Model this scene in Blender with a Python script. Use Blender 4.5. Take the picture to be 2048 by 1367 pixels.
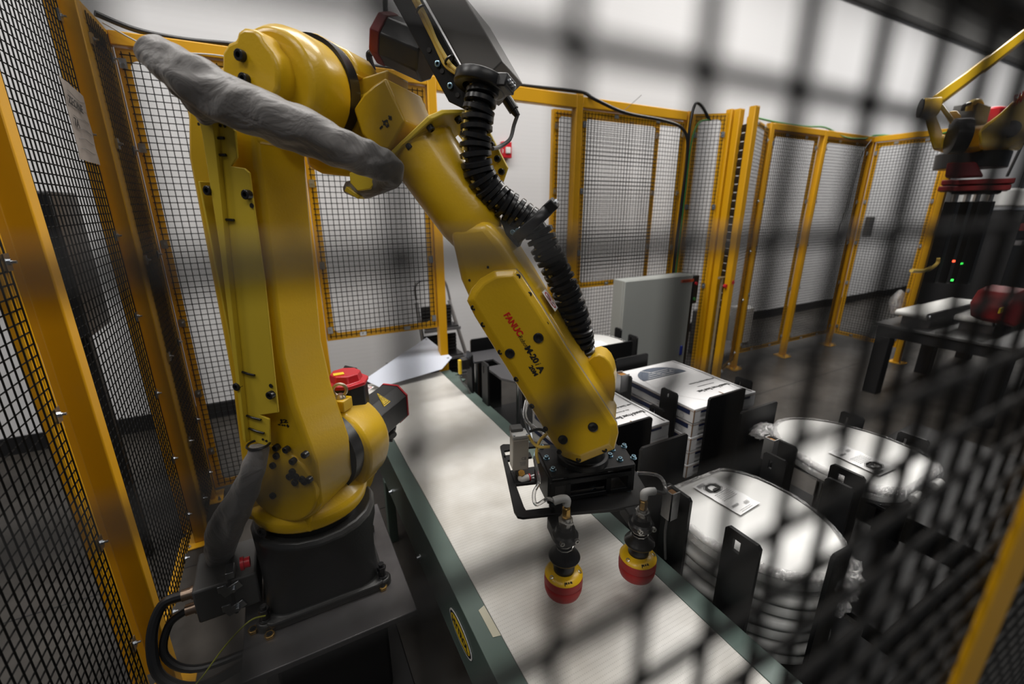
import bpy, bmesh, math, random
from mathutils import Vector, Matrix
random.seed(7)
scene = bpy.context.scene
for _o in list(bpy.data.objects):
    bpy.data.objects.remove(_o)
V = Vector
# ------------------------------------------------------------------ camera
CAM_H = 1.48
FOC = 880.0                       # focal length in pixels of the 2048 px wide frame
PIT = math.radians(17.06)
YAW = math.radians(28.1)
fwd = V((math.sin(YAW) * math.cos(PIT), math.cos(YAW) * math.cos(PIT), -math.sin(PIT)))
rgt = V((math.cos(YAW), -math.sin(YAW), 0))
upv = rgt.cross(fwd)
cd = bpy.data.cameras.new('camera')
cam = bpy.data.objects.new('camera', cd)
scene.collection.objects.link(cam)
cam.matrix_world = Matrix(((rgt.x, upv.x, -fwd.x, 0), (rgt.y, upv.y, -fwd.y, 0), (rgt.z, upv.z, -fwd.z, CAM_H), (0, 0, 0, 1)))
cd.sensor_width = 36
cd.lens = 36 * FOC / 2048
cd.clip_start = 0.004
cd.clip_end = 60
cd.dof.use_dof = True
cd.dof.focus_distance = 1.12
cd.dof.aperture_fstop = 2.3
scene.camera = cam
# ------------------------------------------------------------------ light
world = bpy.data.worlds.new('hall_ambience')
scene.world = world
world.use_nodes = True
world.node_tree.nodes['Background'].inputs[0].default_value = (0.55, 0.58, 0.62, 1)
world.node_tree.nodes['Background'].inputs[1].default_value = 0.12
def area(name, loc, size, size_y, power, rot=(0, 0, 0), col=(1, 0.97, 0.93)):
    l = bpy.data.lights.new(name, 'AREA')
    l.shape = 'RECTANGLE'; l.size = size; l.size_y = size_y; l.energy = power; l.color = col
    o = bpy.data.objects.new(name, l); scene.collection.objects.link(o)
    o.location = loc; o.rotation_euler = rot
    return o
area('high_bay_lamp', (0.6, 2.0, 4.25), 3.0, 0.8, 84)
area('high_bay_lamp', (4.2, 2.0, 4.25), 2.6, 0.8, 84)
area('high_bay_lamp', (7.6, 2.0, 4.25), 2.6, 0.8, 84)
area('high_bay_lamp', (11.2, 2.0, 4.25), 2.6, 0.8, 60)
area('high_bay_lamp', (1.6, 0.3, 4.25), 1.6, 0.5, 22)
area('high_bay_lamp', (-1.6, -0.4, 4.2), 2.0, 0.8, 34)
area('high_bay_lamp', (0.9, -2.0, 3.9), 2.4, 0.8, 24)
area('high_bay_lamp', (-2.6, 1.6, 4.25), 1.6, 0.8, 42)
scene.view_settings.view_transform = 'Standard'
scene.view_settings.look = 'None'
scene.view_settings.gamma = 1.0
scene.view_settings.use_curve_mapping = False
scene.view_settings.exposure = 0.33
# ------------------------------------------------------------------ where a photographed point lies in the room
def ray(x, y):
    return fwd + rgt * ((x - 1024) / FOC) - upv * ((y - 683.5) / FOC)
O = V((0, 0, CAM_H))
def onX(x, y, X): r = ray(x, y); return O + r * (X / r.x)
def onY(x, y, Y): r = ray(x, y); return O + r * (Y / r.y)
def onZ(x, y, Z): r = ray(x, y); return O + r * ((Z - CAM_H) / r.z)
J1 = V((0.0, 1.27, 0)); FA = V((.731, -.682, 0)).normalized(); SA = V((.682, .731, 0)).normalized()
def onPlane(x, y, p, n):
    r = ray(x, y); return O + r * ((V(p) - O).dot(n) / r.dot(n))
def onB(x, y, b):
    "point on the robot's own vertical plane b"
    r = ray(x, y); return O + r * ((b + (J1 - O).dot(SA)) / r.dot(SA))
def R(a, b, z):
    "robot frame (forward, side, height relative to the camera) to the room"
    return V((J1.x + FA.x * a + SA.x * b, J1.y + FA.y * a + SA.y * b, z + CAM_H))
# ------------------------------------------------------------------ materials
MATS = {}
def mat(name, col, rough=0.5, metal=0.0, bump=0.0, bscale=80, spec=0.5, coat=0.0, vary=0.0, vscale=4.0, trans=0.0, alpha=1.0, emit=None, sheen=0, ior=1.45):
    m = bpy.data.materials.new(name); m.use_nodes = True
    nt = m.node_tree; b = nt.nodes['Principled BSDF']
    b.inputs['Base Color'].default_value = (*col, 1)
    b.inputs['Roughness'].default_value = rough
    b.inputs['Metallic'].default_value = metal
    b.inputs['Specular IOR Level'].default_value = spec
    b.inputs['Coat Weight'].default_value = coat
    b.inputs['Coat Roughness'].default_value = 0.12
    b.inputs['Transmission Weight'].default_value = trans
    b.inputs['IOR'].default_value = ior
    b.inputs['Alpha'].default_value = alpha
    b.inputs['Sheen Weight'].default_value = sheen
    tc = nt.nodes.new('ShaderNodeTexCoord')
    if emit:
        b.inputs['Emission Color'].default_value = (*emit[:3], 1); b.inputs['Emission Strength'].default_value = emit[3]
    if bump > 0:
        n = nt.nodes.new('ShaderNodeTexNoise'); n.inputs['Scale'].default_value = bscale; n.inputs['Detail'].default_value = 3
        bp = nt.nodes.new('ShaderNodeBump'); bp.inputs['Strength'].default_value = bump; bp.inputs['Distance'].default_value = 0.004
        nt.links.new(tc.outputs['Object'], n.inputs['Vector']); nt.links.new(n.outputs['Fac'], bp.inputs['Height'])
        nt.links.new(bp.outputs['Normal'], b.inputs['Normal'])
    if vary > 0:
        n = nt.nodes.new('ShaderNodeTexNoise'); n.inputs['Scale'].default_value = vscale; n.inputs['Detail'].default_value = 6
        r = nt.nodes.new('ShaderNodeValToRGB')
        r.color_ramp.elements[0].position = 0.3; r.color_ramp.elements[1].position = 0.7
        r.color_ramp.elements[0].color = (*[c * (1 - vary) for c in col], 1)
        r.color_ramp.elements[1].color = (*[min(1, c * (1 + vary * .6)) for c in col], 1)
        nt.links.new(tc.outputs['Object'], n.inputs['Vector']); nt.links.new(n.outputs['Fac'], r.inputs[0])
        nt.links.new(r.outputs[0], b.inputs['Base Color'])
    MATS[name] = m
    return m
YEL = mat('robot_yellow_paint', (0.60, 0.37, 0.008), 0.33, bump=0.10, bscale=160, coat=0.25, vary=0.05, vscale=2)
YEL2 = mat('sheet_yellow_paint', (0.60, 0.43, 0.03), 0.42, vary=0.05, vscale=3)
ORG = mat('fence_yellow_paint', (0.66, 0.335, 0.004), 0.38, bump=0.02, bscale=90, vary=0.06, vscale=3)
BLKW = mat('black_coated_wire', (0.005, 0.005, 0.005), 0.55, spec=.2)
BLK = mat('black_anodised', (0.005, 0.0052, 0.006), 0.45, bump=0.02, bscale=200, spec=0.3)
BLKP = mat('black_plastic', (0.012, 0.012, 0.013), 0.28, spec=0.5)
BLKM = mat('black_motor_paint', (0.011, 0.011, 0.012), 0.34)
CAST = mat('dark_grey_cast_iron', (0.026, 0.026, 0.026), 0.38, bump=0.12, bscale=220, vary=0.1)
STEELPL = mat('brushed_steel_plate', (0.16, 0.155, 0.16), 0.38, metal=0.7, bump=0.05, bscale=20, vary=0.25, vscale=9)
DARK = mat('dark_painted_steel', (0.010, 0.010, 0.011), 0.5)
ZINC = mat('zinc_plated_steel', (0.55, 0.58, 0.62), 0.28, metal=1.0)
BLUEZ = mat('blue_zinc_bolts', (0.30, 0.46, 0.56), 0.28, metal=1.0)
STEEL = mat('stainless_steel', (0.55, 0.54, 0.52), 0.3, metal=1.0)
BRASS = mat('brass', (0.55, 0.34, 0.10), 0.32, metal=1.0)
RED = mat('red_motor_cap', (0.50, 0.015, 0.025), 0.3)
REDR = mat('red_silicone', (0.34, 0.012, 0.012), 0.48)
DRED = mat('dark_red_paint', (0.22, 0.012, 0.014), 0.5)
GREYB = mat('grey_sheet_enclosure', (0.13, 0.125, 0.12), 0.42, metal=0.2)
CAB = mat('light_grey_cabinet_paint', (0.33, 0.345, 0.33), 0.5, bump=0.05, bscale=400)
CABLEG = mat('grey_cable', (0.12, 0.12, 0.12), 0.45)
CABLEY = mat('yellow_cable', (0.62, 0.44, 0.10), 0.42)
GREENW = mat('green_wire', (0.04, 0.22, 0.05), 0.45)
GREENP = mat('conveyor_green_paint', (0.095, 0.135, 0.120), 0.42, bump=0.03, bscale=200, vary=0.08)
WHITEP = mat('white_gloss_plastic', (0.66, 0.66, 0.645), 0.30, coat=0.1)
WHITEPAP = mat('white_label_paper', (0.82, 0.82, 0.82), 0.6)
INK = mat('black_ink', (0.012, 0.012, 0.012), 0.6)
INKG = mat('grey_ink', (0.22, 0.22, 0.22), 0.6)
INKR = mat('red_ink', (0.55, 0.01, 0.01), 0.5)
INKB = mat('navy_ink', (0.02, 0.03, 0.09), 0.6)
CARD = mat('white_printed_carton', (0.74, 0.74, 0.75), 0.5)
KRAFT = mat('brown_cardboard', (0.22, 0.12, 0.06), 0.8)
LGREY = mat('light_grey_plastic', (0.50, 0.50, 0.49), 0.4)
BEIGE = mat('beige_plastic', (0.42, 0.39, 0.34), 0.4)
WHITES = mat('white_coated_sheet', (0.62, 0.66, 0.76), 0.4)
BELTG = mat('white_belt_small', (0.6, 0.6, 0.58), 0.4)
ALU = mat('ladder_aluminium', (0.30, 0.30, 0.31), 0.4, metal=0.6)
BLUE = mat('blue_handle', (0.01, 0.03, 0.30), 0.4)
SIGNY = mat('warning_yellow', (0.80, 0.55, 0.02), 0.5)
LED_G = mat('green_indicator', (0.0, 0.4, 0.05), 0.4, emit=(0.05, 1, 0.1, 3))
LED_R = mat('red_indicator', (0.4, 0.0, 0.0), 0.4, emit=(1, 0.08, 0.03, 3))
TAPE = mat('masking_tape', (0.50, 0.48, 0.38), 0.7)
TUBE = mat('clear_tube', (0.85, 0.85, 0.85), 0.08, trans=0.9, ior=1.3)
GIRD = mat('dark_steel_girder', (0.06, 0.058, 0.055), 0.6)
RUBG = mat('pale_print', (0.6, 0.6, 0.6), 0.5)

def film_material():
    m = bpy.data.materials.new('shrink_film'); m.use_nodes = True; nt = m.node_tree
    nt.nodes.clear()
    out = nt.nodes.new('ShaderNodeOutputMaterial'); mx = nt.nodes.new('ShaderNodeMixShader')
    tr = nt.nodes.new('ShaderNodeBsdfTransparent'); gl = nt.nodes.new('ShaderNodeBsdfGlossy'); df = nt.nodes.new('ShaderNodeBsdfDiffuse')
    m2 = nt.nodes.new('ShaderNodeMixShader')
    gl.inputs['Roughness'].default_value = 0.08; gl.inputs['Color'].default_value = (0.9, 0.9, 0.9, 1)
    df.inputs['Color'].default_value = (0.6, 0.6, 0.6, 1)
    tc = nt.nodes.new('ShaderNodeTexCoord'); n = nt.nodes.new('ShaderNodeTexNoise'); n.inputs['Scale'].default_value = 90; n.inputs['Detail'].default_value = 5; n.inputs['Distortion'].default_value = 1.5
    bp = nt.nodes.new('ShaderNodeBump'); bp.inputs['Strength'].default_value = 0.9; bp.inputs['Distance'].default_value = 0.01
    nt.links.new(tc.outputs['Object'], n.inputs['Vector']); nt.links.new(n.outputs['Fac'], bp.inputs['Height'])
    nt.links.new(bp.outputs['Normal'], gl.inputs['Normal'])
    m2.inputs[0].default_value = 0.25; nt.links.new(gl.outputs[0], m2.inputs[1]); nt.links.new(df.outputs[0], m2.inputs[2])
    mx.inputs[0].default_value = 0.42; nt.links.new(tr.outputs[0], mx.inputs[1]); nt.links.new(m2.outputs[0], mx.inputs[2])
    nt.links.new(mx.outputs[0], out.inputs['Surface'])
    return m
FILM = film_material()

def floor_material():
    m = mat('worn_sealed_concrete', (0.1, 0.09, 0.08), 0.45)
    nt = m.node_tree; b = nt.nodes['Principled BSDF']; tc = nt.nodes.new('ShaderNodeTexCoord')
    n = nt.nodes.new('ShaderNodeTexNoise'); n.inputs['Scale'].default_value = 2.2; n.inputs['Detail'].default_value = 9; n.inputs['Roughness'].default_value = .65
    r = nt.nodes.new('ShaderNodeValToRGB'); r.color_ramp.elements[0].color = (0.024, 0.021, 0.018, 1); r.color_ramp.elements[1].color = (0.070, 0.063, 0.056, 1)
    r.color_ramp.elements[0].position = .35; r.color_ramp.elements[1].position = .7
    nt.links.new(tc.outputs['Object'], n.inputs['Vector']); nt.links.new(n.outputs['Fac'], r.inputs[0]); nt.links.new(r.outputs[0], b.inputs['Base Color'])
    n2 = nt.nodes.new('ShaderNodeTexNoise'); n2.inputs['Scale'].default_value = 7; n2.inputs['Detail'].default_value = 6
    mr = nt.nodes.new('ShaderNodeMapRange'); mr.inputs[3].default_value = .25; mr.inputs[4].default_value = .6
    nt.links.new(tc.outputs['Object'], n2.inputs['Vector']); nt.links.new(n2.outputs['Fac'], mr.inputs[0]); nt.links.new(mr.outputs[0], b.inputs['Roughness'])
    return m
def belt_material():
    m = mat('pale_textured_belt', (0.60, 0.59, 0.56), 0.42)
    nt = m.node_tree; b = nt.nodes['Principled BSDF']; tc = nt.nodes.new('ShaderNodeTexCoord')
    sp = nt.nodes.new('ShaderNodeSeparateXYZ'); nt.links.new(tc.outputs['Object'], sp.inputs[0])
    def per(sock, freq, width):
        a = nt.nodes.new('ShaderNodeMath'); a.operation = 'MULTIPLY'; a.inputs[1].default_value = freq; nt.links.new(sock, a.inputs[0])
        f = nt.nodes.new('ShaderNodeMath'); f.operation = 'FRACT'; nt.links.new(a.outputs[0], f.inputs[0])
        c = nt.nodes.new('ShaderNodeMath'); c.operation = 'LESS_THAN'; c.inputs[1].default_value = width; nt.links.new(f.outputs[0], c.inputs[0])
        return c.outputs[0]
    a = per(sp.outputs[1], 90, .25); d = per(sp.outputs[0], 190, .55)
    mu = nt.nodes.new('ShaderNodeMath'); mu.operation = 'MULTIPLY'; nt.links.new(a, mu.inputs[0]); nt.links.new(d, mu.inputs[1])
    n = nt.nodes.new('ShaderNodeTexNoise'); n.inputs['Scale'].default_value = 5; n.inputs['Detail'].default_value = 6
    r = nt.nodes.new('ShaderNodeValToRGB'); r.color_ramp.elements[0].color = (0.52, 0.50, 0.46, 1); r.color_ramp.elements[1].color = (0.66, 0.65, 0.62, 1)
    r.color_ramp.elements[0].position = .35; r.color_ramp.elements[1].position = .6
    nt.links.new(tc.outputs['Object'], n.inputs['Vector']); nt.links.new(n.outputs['Fac'], r.inputs[0])
    mx = nt.nodes.new('ShaderNodeMix'); mx.data_type = 'RGBA'; mx.blend_type = 'MULTIPLY'
    fa = nt.nodes.new('ShaderNodeMath'); fa.operation = 'MULTIPLY'; fa.inputs[1].default_value = .22; nt.links.new(mu.outputs[0], fa.inputs[0])
    nt.links.new(fa.outputs[0], mx.inputs[0]); nt.links.new(r.outputs[0], mx.inputs[6]); mx.inputs[7].default_value = (0.3, 0.3, 0.28, 1)
    nt.links.new(mx.outputs[2], b.inputs['Base Color'])
    bp = nt.nodes.new('ShaderNodeBump'); bp.inputs['Strength'].default_value = .3; bp.inputs['Distance'].default_value = .0006; bp.invert = True
    nt.links.new(mu.outputs[0], bp.inputs['Height']); nt.links.new(bp.outputs['Normal'], b.inputs['Normal'])
    return m
def fabric_material():
    m = mat('grey_coated_fabric', (0.15, 0.142, 0.138), 0.5, sheen=.3)
    nt = m.node_tree; b = nt.nodes['Principled BSDF']; tc = nt.nodes.new('ShaderNodeTexCoord')
    n = nt.nodes.new('ShaderNodeTexNoise'); n.inputs['Scale'].default_value = 14; n.inputs['Detail'].default_value = 5; n.inputs['Distortion'].default_value = 1.2
    bp = nt.nodes.new('ShaderNodeBump'); bp.inputs['Strength'].default_value = .6; bp.inputs['Distance'].default_value = .02
    nt.links.new(tc.outputs['Object'], n.inputs['Vector']); nt.links.new(n.outputs['Fac'], bp.inputs['Height']); nt.links.new(bp.outputs['Normal'], b.inputs['Normal'])
    return m
def wall_material():
    m = mat('white_insulated_wall_panel', (0.62, 0.62, 0.63), 0.55)
    nt = m.node_tree; b = nt.nodes['Principled BSDF']; tc = nt.nodes.new('ShaderNodeTexCoord')
    w = nt.nodes.new('ShaderNodeTexWave'); w.bands_direction = 'Z'; w.inputs['Scale'].default_value = 9; w.inputs['Distortion'].default_value = 0.2
    bp = nt.nodes.new('ShaderNodeBump'); bp.inputs['Strength'].default_value = .04; bp.inputs['Distance'].default_value = .004
    nt.links.new(tc.outputs['Object'], w.inputs['Vector']); nt.links.new(w.outputs['Fac'], bp.inputs['Height']); nt.links.new(bp.outputs['Normal'], b.inputs['Normal'])
    return m
FLOORM = floor_material(); BELT = belt_material(); FAB = fabric_material(); WALLM = wall_material()

# ------------------------------------------------------------------ mesh building
LOC = {}
class MB:
    "collects shapes, all given in room coordinates, and links them as one mesh object"
    def __init__(s): s.bm = bmesh.new()
    def faces(s, pts, fs):
        vs = [s.bm.verts.new(p) for p in pts]
        for f in fs:
            try: s.bm.faces.new([vs[i] for i in f])
            except ValueError: pass
        return s
    def box(s, c, size, ax=None):
        c = V(c); X, Y, Z = ax if ax else (V((1, 0, 0)), V((0, 1, 0)), V((0, 0, 1)))
        hx, hy, hz = [d / 2 for d in size]
        p = [c + X * hx * i + Y * hy * j + Z * hz * k for i in (-1, 1) for j in (-1, 1) for k in (-1, 1)]
        return s.faces(p, [(0, 1, 3, 2), (4, 6, 7, 5), (0, 4, 5, 1), (2, 3, 7, 6), (0, 2, 6, 4), (1, 5, 7, 3)])
    def b2(s, lo, hi):
        lo = V(lo); hi = V(hi); return s.box((lo + hi) / 2, hi - lo)
    def prism(s, pts, ext):
        "pts: closed 3D outline, ext: extrusion vector"
        n = len(pts); ext = V(ext); a = [V(p) for p in pts]; p = a + [q + ext for q in a]
        fs = [tuple(range(n)), tuple(range(2 * n - 1, n - 1, -1))] + [(i, (i + 1) % n, n + (i + 1) % n, n + i) for i in range(n)]
        return s.faces(p, fs)
    def loft(s, rings, caps=True):
        n = len(rings[0]); vs = [[s.bm.verts.new(V(p)) for p in r] for r in rings]
        for i in range(len(rings) - 1):
            for j in range(n):
                s.bm.faces.new((vs[i][j], vs[i][(j + 1) % n], vs[i + 1][(j + 1) % n], vs[i + 1][j]))
        if caps:
            s.bm.faces.new(list(reversed(vs[0]))); s.bm.faces.new(vs[-1])
        return s
    def lathe(s, c, axis, prof, n=24, caps=True, up=None):
        "prof: list of (distance along axis, radius)"
        c = V(c); ax = V(axis).normalized()
        u = V(up) if up else (V((0, 0, 1)) if abs(ax.z) < .9 else V((1, 0, 0)))
        u = (u - ax * u.dot(ax)).normalized(); w = ax.cross(u)
        return s.loft([[c + ax * t + (u * math.cos(2 * math.pi * k / n) + w * math.sin(2 * math.pi * k / n)) * r for k in range(n)] for t, r in prof], caps)
    def cyl(s, p0, p1, r, n=16, r1=None):
        p0 = V(p0); p1 = V(p1); return s.lathe(p0, p1 - p0, [(0, r), ((p1 - p0).length, r1 if r1 is not None else r)], n)
    def tube(s, pts, r, n=8, caps=True):
        pts = [V(p) for p in pts]; rings = []; u = None
        rr = r if isinstance(r, (list, tuple)) else [r] * len(pts)
        for i, p in enumerate(pts):
            d = (pts[min(i + 1, len(pts) - 1)] - pts[max(i - 1, 0)]).normalized()
            if u is None: u = V((0, 0, 1)) if abs(d.z) < .9 else V((1, 0, 0))
            u = (u - d * u.dot(d)).normalized(); w = d.cross(u)
            rings.append([p + (u * math.cos(2 * math.pi * k / n) + w * math.sin(2 * math.pi * k / n)) * rr[i] for k in range(n)])
        return s.loft(rings, caps)
    def torus(s, c, axis, Rr, r, n=20, m=8):
        c = V(c); ax = V(axis).normalized(); u = V((0, 0, 1)) if abs(ax.z) < .9 else V((1, 0, 0)); u = (u - ax * u.dot(ax)).normalized(); w = ax.cross(u)
        rings = []
        for i in range(n):
            t = 2 * math.pi * i / n; d = u * math.cos(t) + w * math.sin(t)
            rings.append([c + d * (Rr + r * math.cos(2 * math.pi * k / m)) + ax * r * math.sin(2 * math.pi * k / m) for k in range(m)])
        rings.append(rings[0])
        s.loft(rings, False); bmesh.ops.remove_doubles(s.bm, verts=s.bm.verts, dist=1e-6)
        return s
    def build(s, name, m, parent=None, bevel=0.0, seg=2, smooth=True, stuff=False, subsurf=0, origin=None, ang=35):
        bm = s.bm
        bmesh.ops.recalc_face_normals(bm, faces=bm.faces)
        if parent is not None: loc = LOC[parent.name]
        elif origin is not None: loc = V(origin)
        else:
            xs = [v.co for v in bm.verts]
            loc = V(((min(v.x for v in xs) + max(v.x for v in xs)) / 2, (min(v.y for v in xs) + max(v.y for v in xs)) / 2, min(v.z for v in xs)))
        bmesh.ops.translate(bm, verts=bm.verts, vec=-loc)
        me = bpy.data.meshes.new(name); bm.to_mesh(me); bm.free()
        if isinstance(m, (list, tuple)):
            for q in m: me.materials.append(q)
        else: me.materials.append(m)
        if smooth:
            me.shade_smooth(); me.set_sharp_from_angle(angle=math.radians(ang))
        o = bpy.data.objects.new(name, me); scene.collection.objects.link(o)
        if parent is not None: o.parent = parent
        else: o.location = loc
        LOC[o.name] = loc
        if bevel > 0:
            b = o.modifiers.new('bevel', 'BEVEL'); b.width = bevel; b.segments = seg; b.limit_method = 'ANGLE'; b.angle_limit = math.radians(ang); b.harden_normals = False
        if subsurf:
            b = o.modifiers.new('subsurf', 'SUBSURF'); b.levels = subsurf; b.render_levels = subsurf
        if stuff: o['kind'] = 'stuff'
        return o
def tag(o, label, cat=None, group=None, kind=None):
    if label: o['label'] = label
    if cat: o['category'] = cat
    if group: o['group'] = group
    if kind: o['kind'] = kind
    return o
def thing(name, label, cat, loc, group=None):
    o = bpy.data.objects.new(name, None); scene.collection.objects.link(o)
    o.location = V(loc); o.empty_display_size = .05; LOC[o.name] = V(loc)
    return tag(o, label, cat, group)
def struct(name, mb, m, **k):
    o = mb.build(name, m, **k); o['kind'] = 'structure'; return o
def copy_tree(o, parent=None, offset=None, rz=0.0):
    c = o.copy(); scene.collection.objects.link(c)
    if parent is not None: c.parent = parent
    else:
        if offset is not None: c.location = o.location + V(offset)
        c.rotation_euler.z += rz
    LOC[c.name] = V(c.location) if parent is None else LOC.get(parent.name, V((0, 0, 0)))
    for ch in [x for x in bpy.data.objects if x.parent == o]: copy_tree(ch, c)
    return c
def smoothpath(pts, n=6):
    "Catmull-Rom through points"
    P = [V(p) for p in pts]; out = []
    for i in range(len(P) - 1):
        p0 = P[max(i - 1, 0)]; p1 = P[i]; p2 = P[i + 1]; p3 = P[min(i + 2, len(P) - 1)]
        for k in range(n):
            t = k / n
            out.append(0.5 * ((2 * p1) + (p2 - p0) * t + (2 * p0 - 5 * p1 + 4 * p2 - p3) * t * t + (3 * p1 - p0 - 3 * p2 + p3) * t ** 3))
    out.append(P[-1]); return out
def bolt_mb(mb, p, axis, r=.008, h=.008):
    "socket head cap screw"
    return mb.lathe(V(p) - V(axis).normalized() * .002, axis, [(0, r), (h * .9 + .002, r), (h + .002, r * .88), (h + .002, r * .5), (h * .45, r * .45)], 12)
def text_fit(s, a, b, h, m, parent, ydir, name='lettering', **k):
    'lettering of cap height h running from a to b'
    return text_mesh(s, h / .72, m, name, parent, a, V(b) - V(a), ydir, fit=(V(b) - V(a)).length, **k)
def text_mesh(s, size, m, name, parent, o, xdir, ydir, depth=.0004, align='LEFT', squash=1.0, shear=0.0, offset=0.0, fit=None):
    "flat lettering; o origin, xdir reading direction, ydir letter up"
    cu = bpy.data.curves.new('txt', 'FONT'); cu.body = s; cu.size = size; cu.align_x = align; cu.extrude = depth; cu.shear = shear; cu.offset = offset; cu.resolution_u = 3
    t = bpy.data.objects.new('txt', cu); scene.collection.objects.link(t)
    bpy.context.view_layer.update()
    me = bpy.data.meshes.new_from_object(t)
    bpy.data.objects.remove(t)
    X = V(xdir).normalized(); Y = V(ydir); Y = (Y - X * Y.dot(X)).normalized(); Z = X.cross(Y); base = LOC[parent.name] if parent else V((0, 0, 0))
    if fit:
        xs = [v.co.x for v in me.vertices]; x0_ = min(xs); squash = fit / (max(xs) - x0_)
        for v in me.vertices: v.co.x -= x0_
    for v in me.vertices:
        c = v.co.copy(); v.co = V(o) - base + X * c.x * squash + Y * c.y + Z * c.z
    me.materials.clear(); me.materials.append(m)
    ob = bpy.data.objects.new(name, me); scene.collection.objects.link(ob)
    if parent: ob.parent = parent; LOC[ob.name] = base
    return ob
Zv = V((0, 0, 1)); Xv = V((1, 0, 0)); Yv = V((0, 1, 0))
# ================================================================== the setting
def H(z): return z + CAM_H
WY = 3.61
mb = MB().b2((-4.5, -1.2, -.05), (14.0, WY + .1, 0.0)); struct('floor', mb, FLOORM, smooth=False)
mb = MB().b2((-4.5, WY, 0), (14.0, WY + .15, 4.6)); struct('wall_back', mb, WALLM, smooth=False)
mb = MB().b2((-4.5, WY - .012, 0.0), (14.0, WY, .115)); struct('baseboard_back', mb, BLKP)
mb = MB().b2((-4.5, -1.2, 4.45), (14.0, WY + .1, 4.55)); struct('ceiling', mb, mat('ceiling_deck', (0.16, 0.15, 0.14), 0.8), smooth=False)
mb = MB()
mb.b2((-4.5, WY - .14, 3.86), (14.0, WY - .01, 4.05)); mb.b2((-4.5, WY - .10, 4.05), (14.0, WY - .05, 4.40)); mb.b2((-4.5, WY - .14, 4.38), (14.0, WY - .01, 4.449))
struct('trim_1', mb, GIRD)
# floor joints
mb = MB(); mb.b2((-4.5, 1.998, -.001), (14, 2.004, .0008)); mb.b2((3.0, -1.2, -.001), (3.006, WY, .0008)); struct('trim_2', mb, DARK)

# ================================================================== fence
S = .0267; WR = .0019
def wires(mb, o, d, w, z0, z1, r=WR, sx=S, n=4, phase=.5):
    "welded wire infill, vertical wires in front of horizontal ones"
    d = V(d).normalized(); nrm = V((d.y, -d.x, 0)); k = int(w / sx) + 1; u0 = (w - (k - 1) * sx) / 2
    for i in range(k):
        p = V(o) + d * (u0 + i * sx); mb.tube([V((p.x, p.y, z0)) + nrm * r, V((p.x, p.y, z1)) + nrm * r], r, n, False)
    m = int((z1 - z0) / sx) + 1; v0 = z0 + (z1 - z0 - (m - 1) * sx) / 2
    for i in range(m):
        p = V((o[0], o[1], v0 + i * sx)); mb.tube([p - nrm * r, p + d * w - nrm * r], r, n, False)
def fence_panel(name, label, o, d, w, z0, z1, nrm, group='wire mesh fence panels', clips=True, fw_=.04, gap=.012, ncl=None):
    """o: start at floor level, d: direction, w: width, nrm: side the mesh is fixed on (towards the robot)"""
    d = V(d).normalized(); nrm = V(nrm).normalized(); o = V(o)
    t = thing(name, label, 'fence panel', (*(o + d * w / 2).xy, z0), group)
    def bar(u0, u1, za, zb):
        c = o + d * (u0 + u1) / 2; mb = MB()
        mb.box((c.x, c.y, (za + zb) / 2), (abs(u1 - u0), .004, zb - za), (d, nrm, Zv))
        # the leg of the angle section, pointing away from the mesh
        if zb - za > abs(u1 - u0):
            e = u0 if u0 < w / 2 else u1 - .004
            q = o + d * (e + .002) - nrm * .016; mb.box((q.x, q.y, (za + zb) / 2), (.004, .032, zb - za), (d, nrm, Zv))
        else:
            e = za + .002 if za < (z0 + z1) / 2 else zb - .002
            q = c - nrm * .016; mb.box((q.x, q.y, e), (abs(u1 - u0), .032, .004), (d, nrm, Zv))
        return mb.build('frame_bar', ORG, t, smooth=False)
    bar(0, fw_, z0, z1); bar(w - fw_, w, z0, z1); bar(fw_, w - fw_, z1 - fw_, z1); bar(fw_, w - fw_, z0, z0 + fw_)
    # rounded corner gussets
    mb = MB()
    for (u, su) in ((fw_, 1), (w - fw_, -1)):
        for (z, sz) in ((z0 + fw_, 1), (z1 - fw_, -1)):
            p = [o + d * u + Zv * z, o + d * (u + su * .022) + Zv * z, o + d * (u + su * .007) + Zv * (z + sz * .007), o + d * u + Zv * (z + sz * .022)]
            mb.prism([q - nrm * .002 for q in p], nrm * .004)
    mb.build('corner_gusset', ORG, t, smooth=False)
    mb = MB(); q = o + d * gap + nrm * .0045
    wires(mb, q, d, w - 2 * gap, z0 + gap, z1 - gap)
    mb.build('wire_mesh', BLKW, t, stuff=True, smooth=False)
    if clips:
        zs = [z0 + .02 + (z1 - z0 - .04) * k / 5 for k in (0.18, 1.45, 2.55, 3.6, 4.8)] if ncl is None else ncl
        pl = [(fw_ * .5, z) for z in zs] + [(w - fw_ * .5, z) for z in zs]
        if w > .4:
            pl += [(w * f, z0 + fw_ * .5) for f in (.3, .7)] + [(w * f, z1 - fw_ * .5) for f in (.3, .7)]
        for u, z in pl:
            c = o + d * u + nrm * .009 + Zv * z; hz = (u > fw_ and u < w - fw_)
            mb = MB(); mb.box(c, (.034 if hz else .022, .003, .022 if hz else .036), (d, nrm, Zv))
            e = d if not hz else Zv
            mb.box(c - e * .0125 - nrm * .002, (.003, .008, .034), (d, nrm, Zv)) if not hz else None
            cl = mb.build('clip', ZINC, t, smooth=False)
            mb = MB(); mb.lathe(c, nrm, [(0, .0065), (.006, .0065), (.006, .0035), (.014, .0035)], 6); mb.build('bolt', ZINC, cl, smooth=False)
    return t
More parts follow.
